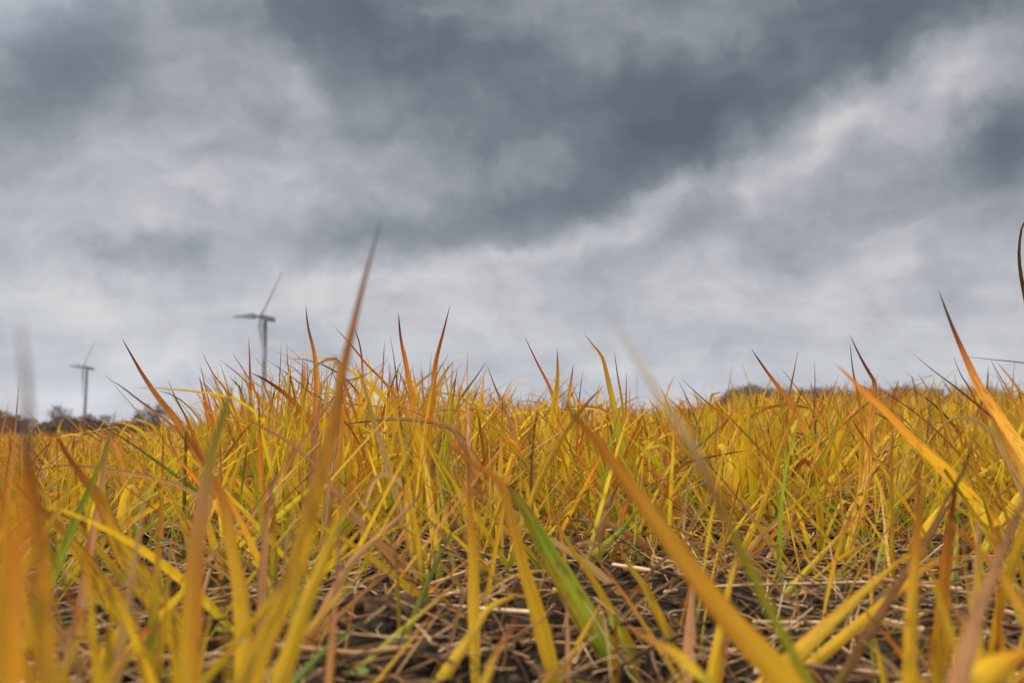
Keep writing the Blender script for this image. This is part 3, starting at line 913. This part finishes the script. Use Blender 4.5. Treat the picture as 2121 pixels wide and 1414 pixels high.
        luv[..., 0] = np.array([0, .5, 1])[None, None]
        luv[..., 1] = (Lh[:, None] * s[None])[..., None]
        luv[..., 2] = rng.uniform(size=n)[:, None, None]
        parts.append((v, q, np.repeat(tint.reshape(-1, 3), 3, 0), luv.reshape(-1, 3)))
    off, V_, Q_ = 0, [], []
    for v, q, _, _ in parts:
        V_.append(v); Q_.append(q + off); off += len(v)
    o = mesh_np('field_grass', np.concatenate(V_), np.concatenate(Q_), MAT_LEAF, np.concatenate([p[2] for p in parts]), np.concatenate([p[3] for p in parts]))
    tag(o, 'dense yellow and orange grass covering the field up to the horizon', 'grass', kind='stuff')


field_grass()


def straw_litter():
    V_, Q_, T_, U_ = [], [], [], []
    off = 0
    for (n, r0, r1, lo, hi, ra, rb, k, S) in ((750, .27, 2.2, .03, .13, .0007, .0016, 7, 5), (11000, .27, 2.4, .008, .05, .0002, .00055, 4, 5), (2000, 2.0, 5, .04, .12, .001, .002, 4, 3)):
        r = rng.uniform(r0 ** 1.3, r1 ** 1.3, n) ** (1 / 1.3)
        a = np.radians(rng.uniform(-38, 38, n))
        x, y = r * np.sin(a), r * np.cos(a)
        ln = rng.uniform(lo, hi, n)
        ph = np.where(rng.uniform(size=n) < .35, rng.normal(.1, .5, n), rng.uniform(0, math.pi, n))
        s = np.linspace(-.5, .5, S)
        bend = rng.normal(0, .2 if ra > .0005 else .5, n)
        pha = ph[:, None] + bend[:, None] * s[None]
        X = x[:, None] + ln[:, None] * s[None] * np.cos(pha)
        Y = y[:, None] + ln[:, None] * s[None] * np.sin(pha)
        base = terrain(X, Y)
        lift = rng.uniform(.0005, .014, n) * rng.uniform(0, 1, n)
        tilt = rng.normal(0, .15 if ra > .0005 else .5, n)
        Z = np.maximum(base.mean(1)[:, None] + .003 + lift[:, None] + tilt[:, None] * s[None] * ln[:, None], base + .0005)
        P = np.stack([X, Y, Z], -1)
        t = norm(np.gradient(P, axis=1))
        sa = norm(np.cross(t, np.array([0, 0, 1.0])))
        sb = np.cross(sa, t)
        rad = rng.uniform(ra, rb, n)
        th = np.arange(k) / k * 2 * math.pi
        v = P[:, :, None] + rad[:, None, None, None] * (np.cos(th)[None, None, :, None] * sa[:, :, None] + .75 * np.sin(th)[None, None, :, None] * sb[:, :, None])
        i, j = np.meshgrid(np.arange(S - 1), np.arange(k), indexing='ij')
        q = np.stack([i * k + j, i * k + (j + 1) % k, (i + 1) * k + (j + 1) % k, (i + 1) * k + j], -1).reshape(1, -1, 4) + (np.arange(n) * S * k)[:, None, None]
        c0 = np.array([lin(206, 168, 122), lin(170, 128, 84), lin(116, 78, 48), lin(70, 46, 30), lin(204, 174, 132)])
        tint = c0[rng.choice(5, n, p=[.17, .25, .27, .26, .05])] * rng.uniform(.7, 1.05, n)[:, None]
        V_.append(v.reshape(-1, 3)); Q_.append(q.reshape(-1, 4) + off); off += n * S * k
        T_.append(np.repeat(tint, S * k, 0))
        u = np.zeros((n, S, k, 3))
        u[..., 0] = (th / 6.28)[None, None]
        u[..., 1] = (ln[:, None] * s[None])[..., None]
        u[..., 2] = rng.uniform(size=n)[:, None, None]
        U_.append(u.reshape(-1, 3))
    o = mesh_np('straw_litter', np.concatenate(V_), np.concatenate(Q_), MAT_STRAW, np.concatenate(T_), np.concatenate(U_))
    tag(o, 'dry pale straw and stubble bits scattered over the dark soil', 'straw', kind='stuff')


straw_litter()


def lump(seed, n_lat=6, n_lon=9):
    r = np.random.default_rng(seed)
    lat = np.linspace(0, math.pi, n_lat)
    lon = np.arange(n_lon) / n_lon * 2 * math.pi
    La, Lo = np.meshgrid(lat, lon, indexing='ij')
    d = np.stack([np.sin(La) * np.cos(Lo), np.sin(La) * np.sin(Lo), np.cos(La)], -1)
    k = 1 + .22 * np.sin(d[..., 0] * 3.1 + r.uniform(0, 6)) + .2 * np.sin(d[..., 1] * 3.7 + r.uniform(0, 6)) + .18 * np.sin(d[..., 2] * 4.3 + r.uniform(0, 6)) + .12 * np.sin(d @ np.array([6.0, 5, 7]) + r.uniform(0, 6))
    v = (d * k[..., None]).reshape(-1, 3)
    i, j = np.meshgrid(np.arange(n_lat - 1), np.arange(n_lon), indexing='ij')
    q = np.stack([i * n_lon + j, (i + 1) * n_lon + j, (i + 1) * n_lon + (j + 1) % n_lon, i * n_lon + (j + 1) % n_lon], -1).reshape(-1, 4)
    return v, q


def soil_crumbs():
    V_, Q_, T_ = [], [], []
    off = 0
    protos = [lump(k) for k in range(12)]
    n = 7000
    r = rng.uniform(.27 ** 1.2, 2.0 ** 1.2, n) ** (1 / 1.2)
    a = np.radians(rng.uniform(-37, 37, n))
    x, y = r * np.sin(a), r * np.cos(a)
    z = terrain(x, y)
    sz = np.clip(rng.lognormal(math.log(.0016), .6, n), .0005, .0048)
    for k in range(12):
        m = np.arange(n) % 12 == k
        v, q = protos[k]
        th = rng.uniform(0, 6.28, m.sum())
        c, s = np.cos(th)[:, None], np.sin(th)[:, None]
        vx = v[None, :, 0] * c - v[None, :, 1] * s
        vy = v[None, :, 0] * s + v[None, :, 1] * c
        P = np.stack([x[m][:, None] + vx * sz[m][:, None], y[m][:, None] + vy * sz[m][:, None], z[m][:, None] + sz[m][:, None] * (.35 + .75 * v[None, :, 2])], -1)
        V_.append(P.reshape(-1, 3))
        Q_.append((q[None] + (np.arange(m.sum()) * len(v))[:, None, None]).reshape(-1, 4) + off)
        off += m.sum() * len(v)
        t = np.array(lin(74, 58, 44))[None] * rng.uniform(.4, 1.4, m.sum())[:, None]
        T_.append(np.repeat(t, len(v), 0))
    o = mesh_np('soil_crumbs', np.concatenate(V_), np.concatenate(Q_), MAT_CRUMB, np.concatenate(T_))
    tag(o, 'loose dark crumbs of soil between the grass plants', 'soil', kind='stuff')


soil_crumbs()


# ------------------------------------------------------------------ single straws, clod, weeds
def straw(label, pts, wpx, lift=.002, col=(184, 150, 106)):
    """A stalk on the ground through photograph points."""
    P3 = []
    for (x, y) in pts:
        d = .02
        ray = at(x, y, 1.0) - CAM
        for _ in range(400):
            p = CAM + ray * d
            if p[2] <= float(terrain(p[0], p[1])) + lift: break
            d *= 1.012
        P3.append(p)
    P3 = np.array(P3)
    dm = np.mean(P3[:, 1])
    c = catmull(P3, 16)
    r = wpx / F_PX * dm / 2
    rad = r * (1 + .08 * np.sin(np.arange(16) * 1.7))
    rad[7:9] *= 1.22                                   # a node on the stalk
    v, q = tube(c - P3[0], rad, 10)
    caps = [np.arange(10)[None, ::-1], (np.arange(10) + 150)[None]]
    uv = np.zeros((len(v), 3))
    uv[:, 0] = np.tile(np.arange(10) / 10, 16)
    uv[:, 1] = np.repeat(np.arange(16) * .004, 10)
    uv[:, 2] = rng.uniform()
    t = np.array(lin(*col))[None] * (.58 + .25 * rng.uniform(size=(len(v), 1)))
    o = mesh_np('straw_stalk', v, [q] + caps, MAT_STRAW, t, uv)
    o.location = P3[0]
    tag(o, label, 'straw stalk', 'dry straw stalks on the soil')


straw('thick pale straw with a bent left end lying at the bottom left', [(118, 1352), (140, 1338), (200, 1333), (290, 1334)], 16)
straw('brownish straw lying level just above the bent pale straw at the bottom left', [(100, 1330), (170, 1322), (240, 1322), (305, 1322)], 11, col=(196, 158, 112))
straw('straw sloping up to the right, above the two level straws at the bottom left', [(130, 1315), (190, 1302), (250, 1292), (300, 1288)], 11, col=(200, 166, 122))
straw('long curved pale straw under the broad yellow leaf of the lower right', [(1480, 1181), (1560, 1190), (1660, 1202), (1750, 1196), (1860, 1160)], 9)
straw('straw lying level on bare soil right of the centre', [(1378, 1226), (1405, 1222), (1440, 1212)], 8, col=(206, 180, 146))
straw('pale straw sloping up right behind the lower right straw', [(1610, 1242), (1670, 1228), (1720, 1212)], 9)
straw('blurred pale straw running level below the broad yellow leaf', [(1560, 1288), (1640, 1290), (1720, 1290)], 11)
straw('long blurred tan straw sloping down right in the lower right', [(1815, 1282), (1880, 1296), (1950, 1318), (2000, 1330)], 14, col=(190, 150, 104))
straw('short upright looking white straw end at the bottom right of centre', [(1568, 1420), (1569, 1395), (1570, 1370)], 16, col=(206, 184, 152))
straw('pair forming straw at the middle right, the left one sloping down right', [(1620, 1075), (1655, 1095), (1690, 1145)], 9, col=(206, 172, 128))
straw('straw lying close along the right side of the sloping one at the middle right', [(1640, 1078), (1672, 1105), (1700, 1150)], 7, col=(206, 172, 128))
straw('short straw sloping up right beside the brown clod', [(852, 1207), (880, 1190), (903, 1176)], 8)
straw('level brown straw at the very bottom centre', [(830, 1372), (920, 1366), (1000, 1352)], 13, col=(130, 92, 60))
straw('pale straw at the bottom centre above the level brown one', [(1000, 1348), (1060, 1338), (1110, 1325)], 12, col=(204, 168, 124))


def clod():
    c = at(812, 1262, .385)
    g = float(terrain(c[0], c[1]))
    v, q = lump(77, 26, 40)
    r = np.random.default_rng(5)
    for k in range(6):
        w = r.normal(0, 1, 3) * (5 + 3 * k)
        v = v * (1 + .05 / (1 + .4 * k) * np.sin(v @ w + r.uniform(0, 6)))[:, None]
    v = v * [.0155, .010, .0085]
    t = np.tile(np.array(lin(112, 84, 60)), (len(v), 1))
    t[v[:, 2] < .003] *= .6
    o = mesh_np('soil_clod', v, q, MAT_CRUMB, t)
    o.location = (c[0], c[1], g + .003)
    tag(o, 'lumpy brown clod of earth between the leaves in the lower middle left', 'clod of earth')


clod()


def weed(label, x, y, d, size, n, col):
    r = np.random.default_rng(int(x))
    b = at(x, y, d)
    gz = float(terrain(b[0], b[1]))
    root = np.array([b[0], b[1], gz])
    h = max(b[2] - gz, .003)
    e = empty('weed_seedling', root)
    tag(e, label, 'weed', 'small green weeds')
    sv, sq = tube(np.array([[0, 0, -.002], [.0004, 0, h * .5], [0, .0003, h]]), [.0006, .0005, .0004], 6)
    mesh_np('stem', sv, sq, MAT_WEED, np.tile(np.array(lin(110, 130, 50)), (len(sv), 1)), None, e)
    for k in range(n):
        a = k / n * 6.28 + r.uniform(-.3, .3)
        ln = size * r.uniform(.8, 1.2)
        s = np.linspace(0, 1, 9)
        up = r.uniform(.1, .5)
        c = np.stack([np.cos(a) * ln * s, np.sin(a) * ln * s, h + up * ln * (s - .6 * s ** 2)], -1)
        w = ln * .62 * np.sqrt(np.clip(np.sin(math.pi * np.clip((s - .18) / .82, 0, 1)), 0, 1)) + ln * .05
        sd = np.tile([-math.sin(a), math.cos(a), r.uniform(-.3, .3)], (9, 1))
        v, q = ribbon(c[None], sd[None], np.tile([0, 0, 1.0], (1, 9, 1)), w[None], .25)
        mesh_np('leaf', v, q, MAT_WEED, np.tile(np.array(lin(*col)) * r.uniform(.8, 1.15), (len(v), 1)), None, e)


weed('bright green seedling on the soil at the bottom left above the straws', 142, 1288, .375, .0042, 5, (84, 150, 40))
weed('small green weed under the yellow leaves at the middle left', 328, 1126, .56, .005, 5, (70, 140, 40))
weed('green weed between straw stalks right of the lime green bit, at the middle right', 1455, 1044, .8, .009, 6, (88, 150, 50))
weed('light green weed on bare soil at the middle right', 1722, 1052, .8, .008, 6, (112, 160, 60))
weed('blurred yellow green seedling at the very bottom left of the centre', 738, 1398, .3, .0042, 5, (96, 120, 36))
weed('olive seedling with round leaves behind the gold blurred blade at the lower left', 475, 1325, .35, .0065, 5, (140, 150, 44))


def drops():
    M = Mat('water')
    p = M.bsdf((1.0, 1.0, 1.0), .02, .5)
    p.inputs['Transmission Weight'].default_value = 1.0
    p.inputs['IOR'].default_value = 1.33
    m = M.out(p)
    for (x, y, d, r, lab) in ((821, 1197, .338, .0006, 'upper one of the two water drops on the thin pale leaf by the brown clod'),
                              (823, 1219, .336, .0008, 'lower one of the two water drops on the thin pale leaf by the brown clod'),
                              (501, 1324, .208, .0006, 'bright water drop low on the upright gold blurred blade at the lower left')):
        v, q = lathe([(.02, -1), (.5, -.88), (.86, -.5), (1, -.05), (.9, .4), (.6, .8), (.02, 1.05)], 14)
        o = mesh_np('water_drop', v * r, q, m)
        o.location = at(x, y, d)
        tag(o, lab, 'water drop', 'water drops on the leaves')


drops()
# ------------------------------------------------------------------ far things
def twigs(P0, P1, w):
    """Thin flat-sided sticks from P0 to P1: three-sided tapered prisms."""
    n = len(P0)
    t = norm(P1 - P0)
    a = norm(np.cross(t, np.array([.3, .2, 1.0])))
    b = np.cross(t, a)
    w = np.broadcast_to(w, (n,))[:, None]
    ring = lambda p, k: [p + k * w * (math.cos(h) * a + math.sin(h) * b) for h in (0, 2.09, 4.19)]
    v = np.stack(ring(P0, 1) + ring(P1, .45), 1).reshape(-1, 3)
    o = (np.arange(n) * 6)[:, None]
    q = np.concatenate([o + np.array([[i, (i + 1) % 3, 3 + (i + 1) % 3, 3 + i]]) for i in range(3)])
    return v, q


def grow(h, seed, spread=.75, levels=5, lean=0.0):
    """Bare tree: arrays of limbs (start, end, radius, level)."""
    r = np.random.default_rng(seed)
    out = []

    def rec(p, d, ln, rad, lv):
        q = p + d * ln
        out.append((p, q, rad, lv))
        if lv >= levels: return
        k = 3 if lv else 6
        for i in range(k + (r.uniform() < .5)):
            f = r.uniform(.45, 1.0) if lv else r.uniform(.5, 1)
            nd = norm(d * r.uniform(.5, 1.0) + r.normal(0, 1, 3) * spread * .62 + [0, 0, .18])
            rec(p + d * ln * f, nd, ln * r.uniform(.55, .78), rad * .55, lv + 1)
    rec(np.zeros(3), norm(np.array([lean, 0, 1.0])), h * .40, h * .016, 0)
    top = max(o[1][2] for o in out)
    k = h / top
    return [(a * k, b * k, c, d) for a, b, c, d in out]


def bare_tree(label, x, y_base, dist, h, seed, spread=.75, col=(86, 80, 78), levels=5, lean=0):
    p = at(x, y_base, dist)
    root = np.array([p[0], p[1], float(terrain(p[0], p[1])) - .1])
    e = empty('bare_tree', root)
    tag(e, label, 'tree', 'bare trees beyond the field')
    T = grow(h, seed, spread, levels, lean)
    for nm, sel in (('trunk', lambda l: l <= 1), ('crown', lambda l: l > 1)):
        S_ = [t for t in T if sel(t[3])]
        v, q = twigs(np.array([t[0] for t in S_]), np.array([t[1] for t in S_]), np.array([max(t[2], h * .0021) for t in S_]))
        mesh_np(nm, v, q, MAT_WOOD, np.tile(np.array(lin(*col)), (len(v), 1)), None, e, smooth=False)


bare_tree('bare round headed tree standing above the dark hedge left of the far turbine', 123, 872, 330, 13, 3)
bare_tree('low bare tree at the foot of the far turbine', 184, 880, 330, 8, 5, .95)
bare_tree('bare tree just right of the far turbine foot', 222, 880, 330, 9, 6)
bare_tree('dark bare tree, left one of the two behind the fanned olive yellow plant', 303, 880, 300, 11.5, 8, .8, (64, 58, 58), 6)
bare_tree('dark bare tree, right one of the two behind the fanned olive yellow plant', 330, 880, 310, 12, 9, .8, (64, 58, 58), 6)


def clumps(pts, radii, per, size, cols, zs=1.0, up=.4):
    """Leaf and twig clusters spread through many crowns: quads of their own tint."""
    n = len(pts)
    d = norm(rng.normal(0, 1, (n, per, 3)))
    k = rng.uniform(0, 1, (n, per, 1)) ** (1 / 2.4)
    c = pts[:, None] + d * k * radii[:, None, None] * [1, 1, zs]
    c = c.reshape(-1, 3)
    m = len(c)
    a = norm(rng.normal(0, 1, (m, 3)) + [0, 0, up])
    b = norm(np.cross(a, rng.normal(0, 1, (m, 3))))
    s = (size * rng.uniform(.5, 1.5, m))[:, None]
    w = s * rng.uniform(.1, .6, m)[:, None]
    v = np.stack([c - a * s - b * w * .5, c - a * s * .3 + b * w, c + a * s, c + a * s * .2 - b * w], 1).reshape(-1, 3)
    q = np.arange(m * 4).reshape(-1, 4)
    col = np.repeat(cols, per, 0) * rng.uniform(.7, 1.25, (m, 1))
    return v, q, np.repeat(col, 4, 0)


def mass(name, label, cat, X, Y, H, R, per, size, cols, zs):
    z = terrain(X, Y)
    pts = np.stack([X, Y, z + H], -1)
    v, q, t = clumps(pts, R, per, size, cols, zs)
    o = mesh_np(name, v, q, MAT_WOOD, t, smooth=False)
    tag(o, label, cat, kind='stuff')


# hedge at the left end of the field
n = 230
az = np.radians(rng.uniform(-42, -19.5, n))
rr_ = rng.uniform(262, 300, n)
hx = rr_ * np.sin(az) / np.cos(az) * np.cos(az)
hy = rr_ * np.cos(az)
fall = np.interp(np.degrees(az), [-42, -30, -26, -22, -19.5], [1.15, 1.0, .85, .6, .35]) * (1 + .22 * np.sin(az * 90) + .14 * np.sin(az * 205 + 1))
pal = np.array([lin(94, 66, 44), lin(72, 60, 44), lin(70, 72, 40), lin(112, 72, 40), lin(58, 50, 44)])
ci = (np.floor((np.sin(np.degrees(az) * 2.1) + 1) * 2.2 + rng.uniform(0, 1.4, n)).astype(int)) % 5
mass('hedgerow', 'dark brown and green hedge along the far left edge of the field', 'hedge', hx, hy, 2.9 * fall * rng.uniform(.75, 1.1, n), 3.2 * fall * rng.uniform(.8, 1.2, n), 260, .42, pal[ci], 1.0)

# bare wood on the hill at the right
n = 520
az = np.radians(rng.uniform(10.5, 35, n))
rr_ = rng.uniform(760, 1000, n)
wx, wy = rr_ * np.sin(az), rr_ * np.cos(az)
pal = np.array([lin(82, 72, 66), lin(92, 78, 66), lin(68, 62, 60), lin(104, 84, 64), lin(90, 70, 52)])
edge = sstep(10.5, 16.5, np.degrees(az)) * (1 - .3 * sstep(28, 34, np.degrees(az)))
mass('woodland', 'bare grey brown wood covering the low hill at the right horizon', 'wood', wx, wy, (2 + 7 * edge) * rng.uniform(.7, 1.15, n), (2.6 + 3.2 * edge) * rng.uniform(.7, 1.35, n), 150, 1.0, pal[rng.integers(0, 5, n)], 1.15)

# low tree line on the middle horizon
n = 420
az = np.radians(rng.uniform(-20, 14, n))
rr_ = rng.uniform(1500, 1900, n)
tx, ty = rr_ * np.sin(az), rr_ * np.cos(az)
mass('treeline', 'low dark tree line along the middle of the horizon behind the grass', 'trees', tx, ty, 5 * rng.uniform(.7, 1.2, n), 7 * rng.uniform(.7, 1.4, n), 70, 1.7, pal[rng.integers(0, 3, n)] * .9, .9)


def turbine(label, x, y, dist, R=40.0, yaw=-138, tilt=8, phase=4):
    hub = at(x, y, dist)
    ax = np.array([math.sin(math.radians(yaw)) * math.cos(math.radians(tilt)), math.cos(math.radians(yaw)) * math.cos(math.radians(tilt)), math.sin(math.radians(tilt))])
    sx = norm(np.cross(ax, [0, 0, 1.0]))
    uz = np.cross(sx, ax)
    tow = hub - ax * 4.6                               # the tower stands behind the rotor
    gz = float(terrain(tow[0], tow[1]))
    root = np.array([tow[0], tow[1], gz - .5])
    e = empty('wind_turbine', root)
    tag(e, label, 'wind turbine', 'wind turbines beyond the field')
    H = tow[2] - root[2] - 1.4
    v, q = lathe([(2.3, 0), (2.3, .8), (2.05, .9), (1.9, H * .33), (1.88, H * .333), (1.6, H * .66), (1.58, H * .665), (1.4, H), (1.43, H + .02), (1.43, H + .5), (.1, H + .5)])
    mesh_np('tower', v, q, MAT_TURB, None, None, e)
    # nacelle: rounded box section swept along the axis
    st = np.array([(-8.2, .55, .9), (-8.0, .8, 1.15), (-5.5, .95, 1.45), (-1.5, 1.0, 1.55), (1.8, .98, 1.5), (3.0, .85, 1.3), (3.15, .5, .8)])
    th = np.linspace(0, 2 * math.pi, 24, endpoint=False)
    sq = np.stack([np.sign(np.cos(th)) * np.abs(np.cos(th)) ** .5, np.sign(np.sin(th)) * np.abs(np.sin(th)) ** .5], -1)
    c0 = tow - root
    V_ = np.stack([c0 + ax * s_ + sq[:, :1] * w_ * 1.55 * sx + sq[:, 1:] * h_ * 1.25 * uz for s_, w_, h_ in st], 0).reshape(-1, 3)
    i, j = np.meshgrid(np.arange(len(st) - 1), np.arange(24), indexing='ij')
    q = np.stack([i * 24 + j, i * 24 + (j + 1) % 24, (i + 1) * 24 + (j + 1) % 24, (i + 1) * 24 + j], -1).reshape(-1, 4)
    mesh_np('nacelle', V_, [q, np.arange(24)[None, ::-1], (np.arange(24) + 24 * (len(st) - 1))[None]], MAT_TURB, None, None, e)
    h0 = hub - root
    v, q = lathe([(.6, -1.45), (1.45, -1.3), (1.55, 0), (1.35, 1.0), (.8, 1.75), (.02, 2.05)])
    v = h0 + v[:, :1] * sx + v[:, 1:2] * uz + v[:, 2:] * ax
    mesh_np('hub', v, q, MAT_TURB, None, None, e)
    # blades: round root, widest at a fifth, tapering and twisting to the tip
    S_ = np.array([0, .03, .07, .13, .2, .3, .45, .6, .75, .88, .96, 1.0])
    ch = 1.6 * np.array([1.6, 1.6, 1.9, 2.8, 3.3, 3.0, 2.45, 2.0, 1.55, 1.2, .85, .2])
    tk = np.array([1.6, 1.6, 1.45, 1.15, .85, .62, .44, .32, .23, .15, .09, .03])
    tw = np.radians(np.interp(S_, [0, .15, .3, .6, 1], [22, 20, 12, 5, 1]))
    for k in range(3):
        a = math.radians(phase + 120 * k)
        rad = math.cos(a) * sx + math.sin(a) * uz
        tang = -math.sin(a) * sx + math.cos(a) * uz
        V_ = []
        for s_, c_, t_, w_ in zip(S_, ch, tk, tw):
            cdir = tang * math.cos(w_) + ax * math.sin(w_)
            tdir = ax * math.cos(w_) - tang * math.sin(w_)
            rr = []
            for h in np.linspace(0, 2 * math.pi, 14, endpoint=False):
                u = math.cos(h)
                rr.append(h0 + rad * (.9 + s_ * (R - .9)) + cdir * (u * .5 + .15) * c_ + tdir * math.sin(h) * .5 * t_ * (1 + .35 * u if s_ > .1 else 1) - ax * (-.9 * s_ ** 2))
            V_.append(rr)
        V_ = np.array(V_).reshape(-1, 3)
        i, j = np.meshgrid(np.arange(len(S_) - 1), np.arange(14), indexing='ij')
        q = np.stack([i * 14 + j, i * 14 + (j + 1) % 14, (i + 1) * 14 + (j + 1) % 14, (i + 1) * 14 + j], -1).reshape(-1, 4)
        mesh_np('rotor_blade', V_, [q, (np.arange(14) + 14 * (len(S_) - 1))[None]], MAT_TURB, None, None, e)


turbine('nearer and larger grey wind turbine rising behind the yellow grass clump', 539, 655, 640)
turbine('smaller and paler wind turbine far off behind the hedge at the left', 172, 760, 1010)


def mast(x, y_top, y_base, dist):
    p = at(x, y_base, dist)
    root = np.array([p[0], p[1], float(terrain(p[0], p[1]))])
    top = at(x, y_top, dist)[2] - root[2]
    e = empty('lattice_mast', root)
    tag(e, 'faint thin lattice mast on the horizon right of the olive and orange upright pair', 'mast')
    legs, br = [], []
    w = lambda z: 2.2 * (1 - z / top) + .5
    c4 = [(-1, -1), (1, -1), (1, 1), (-1, 1)]
    zs = np.linspace(0, top, 12)
    for i in range(11):
        for k, (a, b) in enumerate(c4):
            P = lambda kk, z: np.array([c4[kk % 4][0] * w(z), c4[kk % 4][1] * w(z), z])
            legs.append((P(k, zs[i]), P(k, zs[i + 1])))
            br.append((P(k, zs[i]), P(k + 1, zs[i + 1])))
            br.append((P(k, zs[i + 1]), P(k + 1, zs[i + 1])))
    for nm, s_, rad in (('leg_frame', legs, .28), ('bracing', br, .16)):
        v, q = twigs(np.array([a for a, _ in s_]), np.array([b for _, b in s_]), rad)
        mesh_np(nm, v, q, MAT_STEEL, None, None, e, smooth=False)


mast(1320, 776, 872, 1100)


# ------------------------------------------------------------------ the air
def haze():
    x, y0, y1, z0, z1 = 4500, -1500, 4800, -30, 190
    v = np.array([(sx * x, yy, zz) for zz in (z0, z1) for yy in (y0, y1) for sx in (-1, 1)], float)
    q = np.array([(0, 2, 3, 1), (4, 5, 7, 6), (0, 1, 5, 4), (2, 6, 7, 3), (0, 4, 6, 2), (1, 3, 7, 5)])
    M = Mat('air')
    p = M.n('ShaderNodeVolumePrincipled')
    p.inputs['Color'].default_value = (.88, .92, 1, 1)
    p.inputs['Density'].default_value = .00009
    p.inputs['Anisotropy'].default_value = .2
    o_ = M.n('ShaderNodeOutputMaterial')
    M.l(p.outputs[0], o_.inputs['Volume'])
    o = mesh_np('haze', v, q, M.m, smooth=False)
    tag(o, kind='stuff')


haze()
